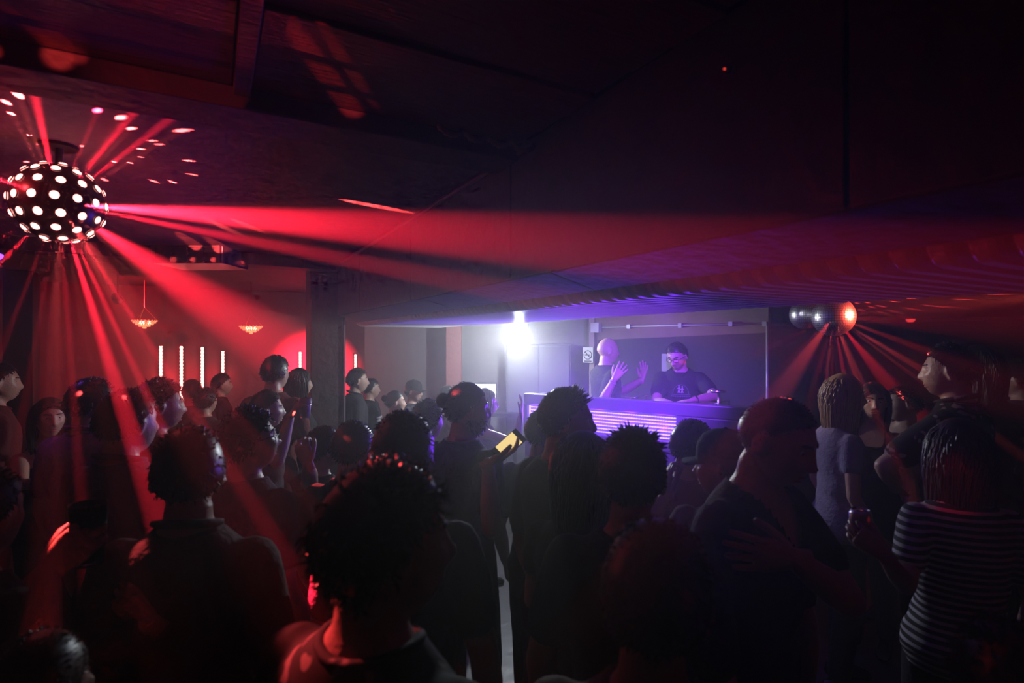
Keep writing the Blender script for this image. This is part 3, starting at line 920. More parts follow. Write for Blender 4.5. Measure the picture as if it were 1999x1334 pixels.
def hair_mesh(style, female, rng, length=None, n=None, wave=.006, cap=False):
    v = get_head(female)
    base = v.copy()
    nrm = unit_rows((base * np.array([1 / .077 ** 2, 1 / .1 ** 2, 1 / .118 ** 2])).reshape(-1, 3)).reshape(base.shape)
    thick = {'buzz': .004, 'short': .011, 'quiff': .012, 'curly': .015, 'long': .013, 'receding': .005, 'tied': .010, 'mop': .016}[style]
    mask = hair_mask(v, style, female)
    capv = base + nrm * thick
    faces = []
    for i in range(NT - 1):
        mi = mask[i] & mask[i + 1]
        mj = mi & np.roll(mi, -1)
        for j in np.nonzero(mj)[0]:
            faces.append((i*NP_+j, (i+1)*NP_+j, (i+1)*NP_+(j+1) % NP_, i*NP_+(j+1) % NP_))
    faces = np.array(faces)
    used = np.unique(faces); remap = -np.ones(NT * NP_, int); remap[used] = np.arange(len(used))
    V = [capv.reshape(-1, 3)[used]]; F = [remap[faces]]
    # pole cap
    k = len(used)
    V.append(np.array([[0, 0, .118 + thick]])); top = [remap[j] for j in range(NP_)]
    F3 = np.array([(k, top[j], top[(j + 1) % NP_]) for j in range(NP_)])
    nb = k + 1
    idx = np.nonzero((mask & ((v[..., 2] < .012) | (not cap))).reshape(-1))[0]
    # area-weighted roots (rows near the crown are crowded)
    wgt = np.sin(np.linspace(0.02, math.pi - .02, NT))[:, None].repeat(NP_, 1).reshape(-1)[idx]
    def roots(m_): 
        s_ = rng.choice(idx, m_, p=wgt / wgt.sum())
        return base.reshape(-1, 3)[s_], nrm.reshape(-1, 3)[s_]
    if style in ('short', 'quiff', 'curly', 'mop', 'receding', 'buzz', 'tied'):
        m_ = n or {'short': 620, 'quiff': 600, 'curly': 620, 'mop': 620, 'receding': 300, 'buzz': 420, 'tied': 420}[style]
        r_, n_ = roots(m_)
        L = {'short': .013, 'quiff': .014, 'curly': .019, 'mop': .024, 'receding': .010, 'buzz': .008, 'tied': .016}[style] if length is None else length
        flow = np.stack([r_[:, 0] * 2.5, np.where(r_[:, 2] > .05, .35, -.15) * np.ones(m_), np.where(r_[:, 2] > .07, .2, -.9)], 1)
        if style == 'tied': flow = np.stack([-r_[:, 0] * 4, -np.ones(m_), -.1 * np.ones(m_)], 1)
        d = n_ * (1.0 if style in ('curly', 'buzz', 'quiff') else .30) + flow * .6 + rng.normal(0, .26 if style in ('curly', 'mop') else .17, (m_, 3))
        ll = L * (.6 + .8 * rng.random(m_))
        if style == 'quiff': ll *= np.where((r_[:, 1] > .015) & (r_[:, 2] > .06), 1.8, .7)
        tv, tf = tufts(r_ + n_ * thick * .6, n_, d, ll, {'buzz': .0022, 'short': .0038, 'quiff': .0042, 'curly': .0048, 'mop': .0048}.get(style, .0035), 3, .15, .30 if style in ('curly', 'mop') else .06, rng)
        V.append(tv); F.append(tf + nb); nb += len(tv)
    if style == 'long':
        m_ = int((n or 420) * 2.5)
        r_, n_ = roots(m_)
        Ls = (length or .42) * (.82 + .3 * rng.random(m_)) + np.clip(r_[:, 2], -.05, .12)
        tv, tf = long_strands(r_ + n_ * .006, Ls, None, (0, 0), rng, .0046, -.01, wave)
        V.append(tv); F.append(tf + nb); nb += len(tv)
    if style == 'tied':
        # bun at the back of the crown
        th = np.linspace(0, 2 * math.pi, 200); 
        m2 = MB(); m2.ellipsoid((0, -.115, .045), (.036, .034, .036), 8, 12)
        V.append(m2.verts()); 
        q4 = np.array([f for f in m2.f if len(f) == 4]); F.append(q4 + nb); nb += len(m2.verts())
    return np.concatenate(V), [np.concatenate([a for a in F]), F3]

def beard_mesh(female, rng):
    v = get_head(False); nrm = unit_rows((v * np.array([1 / .077 ** 2, 1 / .1 ** 2, 1 / .118 ** 2])).reshape(-1, 3))
    x, y, z = v.reshape(-1, 3).T
    m_ = (z < -.040) & (y > -.02) & ~((np.abs(x) < .026) & (z > -.085) & (z < -.055) & (y > .05)) & ~((z > -.050) & (np.abs(x) < .05) & (y > .03)) & (z > -.125)
    idx = np.nonzero(m_)[0]; s_ = rng.choice(idx, 420)
    r_ = v.reshape(-1, 3)[s_]; n_ = nrm[s_]
    d = n_ * .7 + np.array([0, .1, -.6]) + rng.normal(0, .15, r_.shape)
    tv, tf = tufts(r_, n_, d, .016 * (.6 + .7 * rng.random(len(r_))), .005, 2, .1, .05, rng)
    return tv, [tf]

# ---------------------------------------------------------------- clothing materials
def cloth(name, color, rough=.85, sheen=.0):
    return mat(name, color, rough, spec=.25, bump=.35, bscale=45, var=.12, vscale=30)

def pattern_mat(name, kind, c0, c1, scale=10.0, rough=.8):
    if name in MATS: return MATS[name]
    m = bpy.data.materials.new(name); m.use_nodes = True
    nt = m.node_tree; b = nt.nodes['Principled BSDF']; b.inputs['Roughness'].default_value = rough
    b.inputs['Specular IOR Level'].default_value = .3
    tc = nt.nodes.new('ShaderNodeTexCoord')
    if kind == 'stripes':
        w = nt.nodes.new('ShaderNodeTexWave'); w.wave_type = 'BANDS'; w.bands_direction = 'Z'
        w.inputs['Scale'].default_value = scale; w.inputs['Distortion'].default_value = .4; w.inputs['Detail'].default_value = 0
        fac = w.outputs['Fac']; lo, hi = .55, .62
    elif kind == 'floral':
        w = nt.nodes.new('ShaderNodeTexVoronoi'); w.inputs['Scale'].default_value = scale; w.inputs['Randomness'].default_value = 1
        mp = nt.nodes.new('ShaderNodeTexNoise'); mp.inputs['Scale'].default_value = scale * .8; mp.inputs['Detail'].default_value = 2
        nt.links.new(tc.outputs['Object'], mp.inputs['Vector'])
        ad = nt.nodes.new('ShaderNodeMixRGB'); ad.blend_type = 'ADD'; ad.inputs[0].default_value = .25
        nt.links.new(tc.outputs['Object'], ad.inputs[1]); nt.links.new(mp.outputs['Color'], ad.inputs[2])
        nt.links.new(ad.outputs[0], w.inputs['Vector'])
        fac = w.outputs['Distance']; lo, hi = .31, .25
    else:
        w = nt.nodes.new('ShaderNodeTexNoise'); w.inputs['Scale'].default_value = scale; w.inputs['Detail'].default_value = 2
        fac = w.outputs['Fac']; lo, hi = .50, .54
    if kind != 'floral': nt.links.new(tc.outputs['Object'], w.inputs['Vector'])
    mr = nt.nodes.new('ShaderNodeMapRange'); mr.inputs['From Min'].default_value = lo; mr.inputs['From Max'].default_value = hi
    nt.links.new(fac, mr.inputs['Value'])
    mx = nt.nodes.new('ShaderNodeMixRGB'); mx.inputs[1].default_value = (*c0, 1); mx.inputs[2].default_value = (*c1, 1)
    nt.links.new(mr.outputs[0], mx.inputs[0]); nt.links.new(mx.outputs[0], b.inputs['Base Color'])
    MATS[name] = m
    return m

SKINS = {'light': (.52, .33, .26), 'tan': (.40, .24, .17), 'brown': (.22, .125, .085)}
def skin(k): return mat('skin ' + k, SKINS[k], .42, spec=.45, bump=.12, bscale=90, var=.08, vscale=25)
HAIRS = {'black': (.012, .010, .010), 'brown': (.035, .020, .013), 'blonde': (.34, .21, .10), 'auburn': (.07, .025, .015), 'grey': (.12, .11, .10)}
def hairm(k): return mat('hair ' + k, HAIRS[k], .38, spec=.55)

M_EYE = mat('eye white', (.75, .72, .70), .15)
M_IRIS = mat('dark iris', (.02, .013, .01), .1)
M_LIP = mat('lips', (.36, .13, .12), .35)
M_SHOE = mat('black leather shoe', (.02, .02, .022), .25)

TORSO_M = [(.86, .142, .106, -.005), (.93, .158, .114, -.006), (1.00, .150, .106, 0), (1.08, .140, .100, .004), (1.18, .148, .104, .004), (1.29, .163, .114, .002),
           (1.36, .168, .112, -.004), (1.41, .162, .100, -.010), (1.445, .138, .086, -.014), (1.472, .106, .074, -.014), (1.497, .072, .064, -.010), (1.52, .056, .056, -.006), (1.56, .052, .054, -.002)]
TORSO_F = [(.86, .150, .108, -.008), (.93, .168, .118, -.008), (1.00, .148, .104, 0), (1.09, .120, .088, .004), (1.19, .130, .096, .006), (1.27, .142, .116, .014),
           (1.34, .146, .106, .004), (1.395, .140, .088, -.008), (1.43, .116, .074, -.012), (1.46, .086, .062, -.012), (1.487, .058, .052, -.008), (1.515, .045, .046, -.006), (1.56, .042, .045, -.004)]
SIMPLE_ARM = {'hang': ((.22, .05, -1), (.05, .35, -1))}

PEOPLE = []
def person(px, top, D, yaw, label, hyaw=None, pitch=0, tilt=0, lean=(0, 0), female=False, skin_k='light', hair='short', hair_k='black', hair_len=None,
           shirt=('black',), sleeve=.62, trousers=(.02, .02, .025), armR=None, armL=None, handR=None, handL=None, vox=.0105, hs=1.0, base=0.0, beard=False,
           glasses=False, cap=False, hat_off=0, neck='crew', bare_legs=False, skirt=None, face=True, group=None, wave=.006, twist=0.0, wide=1.0, collar=None, hairn=None, earring=False):
    rng = np.random.default_rng(int(abs(px) * 7 + top * 3 + D * 100))
    ray = math.atan2(px - 999.5, FPX)
    heading = math.radians(YAW) + ray + math.radians(yaw)          # clockwise from +Y
    rel = math.radians((hyaw if hyaw is not None else yaw) - yaw)
    sp = 1 if not female else .93
    lp_, lr_ = math.radians(lean[0]), math.radians(lean[1])
    def bend(p):
        p = np.atleast_2d(np.asarray(p, float)).copy()
        k = np.clip((p[:, 2] - .90) / .30, 0, 1)
        piv = np.array([0, 0, .95])
        out = np.empty_like(p)
        for i in range(len(p)):
            out[i] = piv + Ry(lr_ * k[i]) @ Rx(-lp_ * k[i]) @ (p[i] - piv)
        return out
    def bend_pts(a): return bend(a)
    # ---- head placement (scale 1 figure, 1.78 m tall)
    npiv = bend([(0, -.006, 1.555)])[0]
    Rh = Rz(-rel) @ Ry(math.radians(tilt)) @ Rx(-math.radians(pitch))
    hc = npiv + Rh @ np.array([0, .028, .082]) * hs
    hair_t = {'buzz': .005, 'short': .015, 'quiff': .022, 'curly': .024, 'long': .014, 'receding': .006, 'tied': .012, 'mop': .024, None: 0}[hair]
    if cap: hair_t = .02
    crown = hc[2] + (.118 + hair_t) * hs * max(.8, math.cos(math.radians(pitch) * .6))
    ztop = CAM_Z + (667 - top) / FPX * D
    sc = (ztop - base) / crown
    hz = CAM_Z if False else base + hc[2] * sc
    Rw = Rz(-heading)
    hw = P(px, 667, D)
    rootp = hw - Rw @ np.array([hc[0], hc[1], 0]) * sc
    rootp[2] = base
    def to_local(w): return Rw.T @ (np.asarray(w) - rootp) / sc
    root = empty('person', rootp, -heading); root.scale = (sc,) * 3
    tag(root, label, 'person', group)
    sk = skin(skin_k)
    # ---- torso
    T = TORSO_F if female else TORSO_M
    def torso(m, infl=0.0, z0=None, z1=None, hem=0.0, n=28):
        ths = np.linspace(0, 2 * math.pi, n, endpoint=False)
        zs = [t[0] for t in T]
        zz = sorted(set([z for z in zs if (z0 is None or z > z0 + .01) and (z1 is None or z < z1 - .01)] + ([z0] if z0 is not None else []) + ([z1] if z1 is not None else [])))
        rings = []
        for z in zz:
            hx = np.interp(z, zs, [t[1] for t in T]) * wide + infl; hy = np.interp(z, zs, [t[2] for t in T]) + infl; yo = np.interp(z, zs, [t[3] for t in T])
            if z0 is not None and z < z0 + .25: 
                hx += hem * (1 - (z - z0) / .25); hy += hem * (1 - (z - z0) / .25)
            e = .9
            x = hx * np.sign(np.cos(ths)) * np.abs(np.cos(ths)) ** e; y = hy * np.sign(np.sin(ths)) * np.abs(np.sin(ths)) ** e + yo
            if female: y = y + (G(np.abs(x), .062, .035) * G(z, 1.275, .05) * .030) * (y > yo)
            rings.append(bend(np.stack([x, y, np.full(n, z)], 1)))
        f = []
        for i in range(len(rings) - 1):
            for j in range(n): f.append((i*n+j, i*n+(j+1) % n, (i+1)*n+(j+1) % n, (i+1)*n+j))
        f.append(tuple(range(n - 1, -1, -1))); f.append(tuple((len(rings)-1)*n + j for j in range(n)))
        m.add(np.concatenate(rings), f)
    body = MB()
    torso(body)
    body.capsule(np.array([bend([(0, -.010, 1.47)])[0], npiv, hc + Rh @ np.array([0, -.018, -.045]) * hs]), [.056 * (1 if not female else .84), .052 * (1 if not female else .82), .051 * (1 if not female else .84)], 14)
    hm = head_mb(female)
    hv = hm.verts() * hs @ Rh.T + hc
    body.add(hv, hm.f)
    # ---- arms
    UA, FA = .295 * sp, .262 * sp
    arms = {}
    for side, spec, hnd in ((1, armR, handR), (-1, armL, handL)):
        sh = bend([(side * (.163 if not female else .140) * wide, -.010, 1.408 if not female else 1.395)])[0]
        hint = None
        if spec is None: spec = ('dir', (.20 + .1 * rng.random(), .02 - .12 * rng.random(), -1), (.02, .30 + .3 * rng.random(), -1))
        if spec[0] == 'dir':
            u = np.array(spec[1], float); fdir = np.array(spec[2], float); u[0] *= side; fdir[0] *= side
            el = sh + unit(u) * UA; wr = el + unit(fdir) * FA
        else:
            if spec[0] == 'px': tgt = to_local(P(*spec[1:4])); hint = np.array(spec[4], float)
            else: tgt = np.array(spec[1], float) * [side, 1, 1]; hint = np.array(spec[2], float)
            hint = hint * [side, 1, 1]
            d = tgt - sh; L = np.linalg.norm(d); Lm = (UA + FA) * .985
            if L > Lm: d = d / L * Lm; L = Lm
            if L < .12: d = unit(d) * .12; L = .12
            dn = d / L
            a = (UA**2 - FA**2 + L**2) / (2 * L); hgt = math.sqrt(max(UA**2 - a**2, 0))
            hp = hint - dn * np.dot(hint, dn)
            el = sh + dn * a + unit(hp) * hgt; wr = sh + d
        k = 1 if not female else .80
        mid = sh * .5 + el * .5; mf = el * .62 + wr * .38
        body.capsule([sh, mid, el], [.054 * k, .050 * k, .040 * k], 12)
        body.capsule([el, mf, wr], [.041 * k, (.043 * k), .0265 * k], 12)
        arms[side] = (sh, mid, el, mf, wr)
    if bare_legs or skirt:
        pass
    stance = .10 if not female else .085
    legs = {}
    for side in (-1, 1):
        fy = .05 * side * (1 if rng.random() > .5 else -1)
        hip = np.array([side * .085, 0, .92]); kn = np.array([side * (stance + .01), fy * .6 + .02, .50]); an = np.array([side * stance, fy, .085])
        legs[side] = (hip, kn, an)
        if bare_legs:
            body.capsule([hip, hip * .5 + kn * .5, kn], [.082, .072, .053], 12)
            body.capsule([kn, kn * .62 + an * .38 + [0, -.012, 0], an], [.050, .052, .034], 12)
    bm = remesh(body, vox, 'body')
    bv, bf = mesh_arrays(bm); bpy.data.meshes.remove(bm)
    hmb = MB()
    for side, hnd in ((1, handR), (-1, handL)):
        sh, mid, el, mf, wr = arms[side]
        fd = unit(wr - el)
        h = dict(curl=.35, spread=.05, thumb=.6); pn = np.array([-side * 1.0, .1, 0])
        if hnd:
            h.update({k: v for k, v in hnd.items() if k in ('curl', 'spread', 'thumb')})
            if 'n' in hnd: pn = np.array(hnd['n'], float) * [side, 1, 1]
            if 'f' in hnd: fd = unit(np.array(hnd['f'], float) * [side, 1, 1])
            if 'nw' in hnd: pn = Rw.T @ np.array(hnd['nw'], float)
            if 'fw' in hnd: fd = unit(Rw.T @ np.array(hnd['fw'], float))
        hand_mb(hmb, wr, fd, pn, side > 0, r=.93 if female else 1.0, **h)
    nb = len(bv)
    q4 = np.array([f for f in bf if len(f) == 4]).reshape(-1, 4); q3 = np.array([f for f in bf if len(f) == 3], int).reshape(-1, 3)
    hf4 = np.array([f for f in hmb.f if len(f) == 4]).reshape(-1, 4) + nb; hf3 = np.array([f for f in hmb.f if len(f) == 3], int).reshape(-1, 3) + nb
    nbig = [np.array([f]) + nb for f in hmb.f if len(f) > 4]
    me = quick_mesh('body', np.concatenate([bv, hmb.verts()]), [np.concatenate([q4, hf4]), np.concatenate([q3, hf3])] + nbig)
    bo = obj('body', me, sk, root)
    # ---- shirt
    if shirt:
        sm_ = MB()
        kind = shirt[0]
        hem = .80 if not female else .86
        if len(shirt) > 3: hem = shirt[3]
        tank = sleeve == 0
        torso(sm_, .013, hem, 1.345 if (tank and female) else (1.40 if tank else 1.500), .012)
        if not tank:
            for side in (-1, 1):
                sh, mid, el, mf, wr = arms[side]
                k = 1 if not female else .82
                if sleeve <= 1:
                    e = sh + (el - sh) * sleeve
                    sm_.capsule([sh, sh + (e - sh) * .5, e], [.068 * k, .070 * k, .068 * k], 14)
                else:
                    sm_.capsule([sh, mid, el], [.069 * k, .064 * k, .056 * k], 12)
                    sm_.tube([el, mf, wr - unit(wr - el) * .01], [.058 * k, .055 * k, .040 * k], 12)
        else:
            for side in (-1, 1):
                xs = .085 if female else .105
                pts = bend([(side * xs, .095, 1.30), (side * xs, .088, 1.37), (side * xs * .98, .050, 1.44), (side * xs * .95, -.015, 1.482), (side * xs * .98, -.08, 1.43), (side * xs, -.105, 1.34)])
                sm_.tube(pts, [(.012 if female else .026, .014)] * 6, 8, ref=(1, 0, 0))
        shm = remesh(sm_, .0115 if D < 3 else .014, 'shirt')
        v, f = mesh_arrays(shm); bpy.data.meshes.remove(shm)
        # wrinkles
        a = rng.random(6) * 6.28
        wv = np.sin(v[:, 2] * 38 + v[:, 0] * 14 + a[0]) * np.sin(v[:, 0] * 22 + a[1]) + .7 * np.sin(v[:, 2] * 70 + v[:, 1] * 40 + v[:, 0] * 30 + a[2]) + .6 * np.sin(v[:, 1] * 55 - v[:, 2] * 25 + a[3])
        fade = np.clip((1.36 - v[:, 2]) / .2, .3, 1)
        cen = np.stack([np.zeros(len(v)), np.zeros(len(v)), v[:, 2]], 1)
        v = v + unit_rows(v - cen) * (wv * .0032 * fade)[:, None]
        # neck opening
        vb_ = v
        nk = bend([(0, -.004, 1.50)])[0]
        cents = np.array([vb_[list(q)].mean(0) for q in f])
        d = cents - nk
        rr = np.hypot(d[:, 0], d[:, 1])
        cut = (rr < .078 * (1 if not female else .88)) & (d[:, 2] > -.035 + .25 * np.clip(-d[:, 1], 0, .1))
        if neck == 'v':
            cut |= (d[:, 1] > 0) & (d[:, 2] > -.15) & (np.abs(d[:, 0]) < .018 + .5 * (d[:, 2] + .15))
        if neck == 'scoop':
            cut |= (d[:, 1] > -.01) & (d[:, 2] > -.095) & (np.abs(d[:, 0]) < .085)
        f2 = [q for q, c_ in zip(f, cut) if not c_]
        q4 = np.array([q for q in f2 if len(q) == 4]).reshape(-1, 4); q3 = np.array([q for q in f2 if len(q) == 3], int).reshape(-1, 3)
        sme = quick_mesh('shirt', v, [q4, q3])
        if kind in ('stripes', 'floral', 'camo'):
            smat = pattern_mat(' '.join([kind] + ['%g' % x for x in shirt[1] + shirt[2]]), kind, shirt[1], shirt[2], {'stripes': 12.5, 'floral': 13, 'camo': 7}[kind])
        else:
            smat = cloth('cloth ' + kind, shirt[1] if len(shirt) > 1 and shirt[1] else (.018, .018, .02))
        so = obj('tank_top' if tank else 'shirt', sme, smat, root)
        if neck == 'crew' and not tank:
            d2 = v - nk; r2 = np.hypot(d2[:, 0], d2[:, 1]); rk = .078 * (1 if not female else .88)
            an_ = np.arctan2(d2[:, 0], d2[:, 1]); ring = []
            for t in np.linspace(-math.pi, math.pi, 21)[:-1]:
                da = np.abs((an_ - t + math.pi) % (2 * math.pi) - math.pi)
                sel = (da < .35) & (np.abs(r2 - rk) < .014) & (d2[:, 2] > -.10)
                zt_ = v[sel, 2].mean() if sel.any() else nk[2] - .03
                ring.append([nk[0] + rk * math.sin(t), nk[1] + rk * math.cos(t), zt_])
            ring.append(ring[0])
            obj('neckband', MB().tube(ring, [(.007, .010)] * 21, 8, ref=(0, 0, 1), cap=False), smat, so, sm=True)
        if collar:
            ring = []
            for t in np.linspace(.5, 2 * math.pi - .5, 20):
                ring.append(bend([(.066 * math.sin(t), .068 * math.cos(t) - .006, 1.512 - .02 * math.cos(t))])[0])
            obj('collar', MB().tube(ring, [(.012, .022)] * 20, 6, ref=(0, 0, 1)), smat, so, sm=True)
    # ---- trousers / skirt
    tm = MB()
    if skirt:
        ths = np.linspace(0, 2 * math.pi, 28, endpoint=False); rings = []
        for z, rx, ry in ((1.02, .150, .118), (.95, .185, .135), (.85, .200, .150), (.72, .215, .165), (.60, .228, .175)):
            rings.append(np.stack([rx * np.cos(ths) + .006 * np.sin(ths * 7), ry * np.sin(ths), np.full(28, z)], 1))
        f = [(i*28+j, i*28+(j+1) % 28, (i+1)*28+(j+1) % 28, (i+1)*28+j) for i in range(4) for j in range(28)]
        tm.add(np.concatenate(rings), f)
        obj('skirt', tm, pattern_mat('skirt print', 'camo', skirt[0], skirt[1], 16), root, sm=True)
    if not bare_legs:
        tm = MB()
        tm.ellipsoid((0, -.005, .93), ((.172 if not female else .180) * wide, .128, .12), 10, 18)
        for side in (-1, 1):
            hip, kn, an = legs[side]
            tm.tube([hip, hip * .5 + kn * .5, kn, kn * .5 + an * .5, an + [0, 0, .01]], [.096, .086, .068, .064, .058], 12)
        tme = remesh(tm, .018, 'trousers')
        obj('trousers', tme, cloth('trousers %g %g %g' % trousers, trousers), root, sm=True)
    for side in (-1, 1):
        hip, kn, an = legs[side]
        m = MB()
        a = an
        m.tube([a + [0, -.075, -.055], a + [0, -.06, -.035], a + [0, 0, -.030], a + [0, .08, -.045], a + [0, .145, -.058], a + [0, .165, -.066]],
               [(.022, .025), (.036, .045), (.042, .050), (.046, .036), (.040, .024), (.020, .012)], 12, ref=(1, 0, 0))
        v = m.v[0]; v[:, 2] = np.maximum(v[:, 2], 0.0)
        obj('shoe', m, M_SHOE, root, sm=True)
    # ---- hair and face
    if hair:
        v, fs = hair_mesh(hair, female, rng, hair_len, hairn, wave, bool(cap))
        v = v * hs @ Rh.T + hc
        hme = quick_mesh('hair', v, fs); obj('hair', hme, hairm(hair_k), root)
    if beard:
        v, fs = beard_mesh(female, rng); v = v * hs @ Rh.T + hc
        obj('beard', quick_mesh('beard', v, fs), hairm(hair_k), root)
    if face:
        for s in (-1, 1):
            ec = hc + Rh @ np.array([s * .031, face_y(female, .031, .006) - .0058, .006]) * hs
            eo = obj('eye', MB().ellipsoid(ec, (.0115 * hs,) * 3, 8, 12), M_EYE, root, sm=True)
            obj('iris', MB().ellipsoid(ec + Rh @ np.array([0, .0070, -.0012]) * hs, (.0062 * hs, .0055 * hs, .0062 * hs), 6, 8), M_IRIS, eo, sm=True)
            br = [hc + Rh @ np.array([s * (.014 + .034 * t), face_y(female, .014 + .034 * t, .024 + .005 * math.sin(t * 2.4)) + .0006, .024 + .005 * math.sin(t * 2.4)]) * hs for t in np.linspace(0, 1, 7)]
            obj('eyebrow', MB().tube(br, [(.0020, .0035)] + [(.0022, .0045)] * 5 + [(.0015, .002)], 6, ref=(0, 1, 0)), hairm(hair_k if hair_k != 'blonde' else 'brown'), root, sm=True)
        for zc, th in ((-.0630, .0036), (-.0755, .0048)):
            lp2 = [hc + Rh @ np.array([.021 * t, face_y(female, .021 * t, zc) - .0018, zc - .001 * t * t]) * hs for t in np.linspace(-1, 1, 9)]
            obj('lip', MB().tube(lp2, [th * (1 - .75 * t * t) * hs for t in np.linspace(-1, 1, 9)], 6), M_LIP if female else mat('pale lips', (.36, .19, .16), .45), root, sm=True)
    if glasses:
        gr = empty('glasses'); gr.parent = root
        for s in (-1, 1):
            gy = face_y(female, 0, .012) + .003
            rim = [hc + Rh @ np.array([s * (.033 + .0235 * math.cos(t)), gy - .004 * (1 + math.cos(t)), .004 + .018 * math.sin(t)]) * hs for t in np.linspace(0, 2 * math.pi, 21)]
            obj('rim', MB().tube(rim, .0024, 6, cap=False), M_BLKPLASTIC, gr, sm=True)
            tp = [hc + Rh @ np.array([s * .057, gy - .010, .008]) * hs, hc + Rh @ np.array([s * .083, .03, .008]) * hs, hc + Rh @ np.array([s * .084, -.012, .004]) * hs]
            obj('temple', MB().tube(tp, .002, 6), M_BLKPLASTIC, gr, sm=True)
        obj('bridge', MB().tube([hc + Rh @ np.array([x, gy - .001, .008]) * hs for x in (-.011, 0, .011)], .0022, 6), M_BLKPLASTIC, gr, sm=True)
    if cap:
        cr = Rh @ Rz(math.radians(cap if cap is not True else 0))
        co = empty('baseball_cap'); co.parent = root
        m = MB()
        prof = [(.0905, .020), (.0905, .05), (.086, .085), (.070, .115), (.042, .134), (.008, .141), (0, .141)]
        ths = np.linspace(0, 2 * math.pi, 28, endpoint=False)
        v = np.array([(r * .93 * math.cos(t), r * 1.17 * math.sin(t) - .004, z) for r, z in prof for t in ths])
        v = v * hs @ cr.T + hc
        m.add(v, [(i*28+j, i*28+(j+1) % 28, (i+1)*28+(j+1) % 28, (i+1)*28+j) for i in range(len(prof)-1) for j in range(28)])
        obj('crown', m, cloth('black cap', (.02, .02, .022)), co, sm=True)
        m = MB(); vt = []; vb2 = []
        for t in np.linspace(math.pi * .14, math.pi * .86, 15):
            vt.append([(.085 * math.cos(t), .104 * math.sin(t), .022), (.080 * math.cos(t), .104 + .068 * math.sin(t) ** .8 - .02, .014 - .010 * abs(math.cos(t)))])
        vt = np.array(vt).reshape(-1, 3); v = np.concatenate([vt, vt - [0, 0, .004]])
        f = []
        for i in range(14):
            f += [(2*i, 2*i+1, 2*i+3, 2*i+2), (30+2*i, 30+2*i+2, 30+2*i+3, 30+2*i+1), (2*i+1, 31+2*i, 33+2*i, 2*i+3)]
        m.add(v * hs @ cr.T + hc, f)
        obj('brim', m, cloth('black cap', (.02, .02, .022)), co, sm=True)
        obj('button', MB().ellipsoid(hc + cr @ np.array([0, -.004, .142]) * hs, (.007, .007, .004), 5, 8), cloth('black cap', (.02, .02, .022)), co)
    info = dict(root=root, Rw=Rw, rootp=rootp, sc=sc, arms={k: [rootp + Rw @ (q * sc) for q in v] for k, v in arms.items()}, hc=rootp + Rw @ (hc * sc), bend=bend, so=None, to_local=to_local)
    PEOPLE.append((label, sc, D))
    return info
# ---------------------------------------------------------------- the two DJs
LOOK_AWAY = FWD; LEFT = -RGT; UP = np.array([0, 0, 1.0])
dj1 = person(1187, 660, 5.05, 62, 'bald man in a dark shirt raising both open hands behind the booth', hyaw=70, hair=None, shirt=('dark grey', (.035, .035, .045)), base=.22, vox=.0075,
       armR=('px', 1199, 741, 4.72, (.3, -.6, -.9)), armL=('px', 1254, 742, 4.95, (.6, .2, -.9)),
       handR=dict(curl=.10, spread=.16, thumb=.2, fw=RGT * .55 + UP * .8, nw=FWD * .9 + RGT * .4), handL=dict(curl=.12, spread=.18, thumb=.2, fw=UP + RGT * .15, nw=-FWD * .4 - RGT * .8), skin_k='light', beard=False)
bw = dj1['arms'][1]
def local_obj(info, name, mb, m, **k):
    o = obj(name, mb, m, info['root'], **k)
    return o
def L_(info, w): return info['to_local'](w)
def bracelet(info, side, m, name='bracelet', r=.031):
    sh, mid, el, mf, wr = [L_(info, q) for q in info['arms'][side]]
    d = unit(wr - el); c = wr - d * .03
    a = unit(np.cross(d, [.3, .2, .9])); b = np.cross(d, a)
    ring = [c + (a * math.cos(t) + b * math.sin(t)) * r for t in np.linspace(0, 2 * math.pi, 17)]
    obj(name, MB().tube(ring, .005, 6, cap=False), m, info['root'], sm=True)
bracelet(dj1, 1, mat('pale band', (.5, .45, .4), .5))
dj2 = person(1322, 667, 4.75, 178, 'man in glasses and a printed black T-shirt leaning over the booth desk', hyaw=206, pitch=26, lean=(10, 0), hair='short', hair_k='black', glasses=True, base=.22, vox=.0075,
       armR=('px', 1318, 792, 4.42, (.9, -.3, -.6)), armL=('px', 1352, 782, 4.40, (1.0, -.2, -.2)),
       handR=dict(curl=.35, spread=.06, fw=RGT * .9 - FWD * .3 - UP * .25, nw=-UP), handL=dict(curl=.3, spread=.08, fw=LEFT * .95 - FWD * .2 - UP * .1, nw=-UP), shirt=('black tee', (.022, .022, .028)))
# print on his shirt: an arc, two small white figures and a lettered band
def chest(x, z, off=.004):
    y = .118 + .013 - abs(x) ** 2 * 2.2
    return dj2['bend']([(x, y + off + .004, z)])[0]
pr = empty('shirt_print'); pr.parent = dj2['root']
M_PRINT = mat('white shirt print', (.75, .72, .78), .7); M_PRINT2 = mat('grey shirt print', (.22, .2, .26), .7)
for fx, hh, mm in ((-.012, .042, M_PRINT), (.016, .050, M_PRINT)):
    m = MB()
    z0 = 1.315
    m.capsule([chest(fx, z0 + hh * .55), chest(fx, z0 + hh)], .006, 6); m.ellipsoid(chest(fx, z0 + hh + .014), (.006, .004, .007), 5, 7)
    m.tube([chest(fx, z0 + hh * .6), chest(fx - .008, z0)], .004, 5); m.tube([chest(fx, z0 + hh * .6), chest(fx + .008, z0)], .004, 5)
    m.tube([chest(fx, z0 + hh * .95), chest(fx + .016, z0 + hh * .7)], .003, 5); m.tube([chest(fx, z0 + hh * .95), chest(fx - .014, z0 + hh * .75)], .003, 5)
    obj('figure', m, mm, pr)
arc = [chest(.066 * math.cos(t), 1.305 + .085 * math.sin(t), .003) for t in np.linspace(0, math.pi, 17)]
obj('arc', MB().tube(arc, .0025, 5), M_PRINT2, pr)
m = MB()
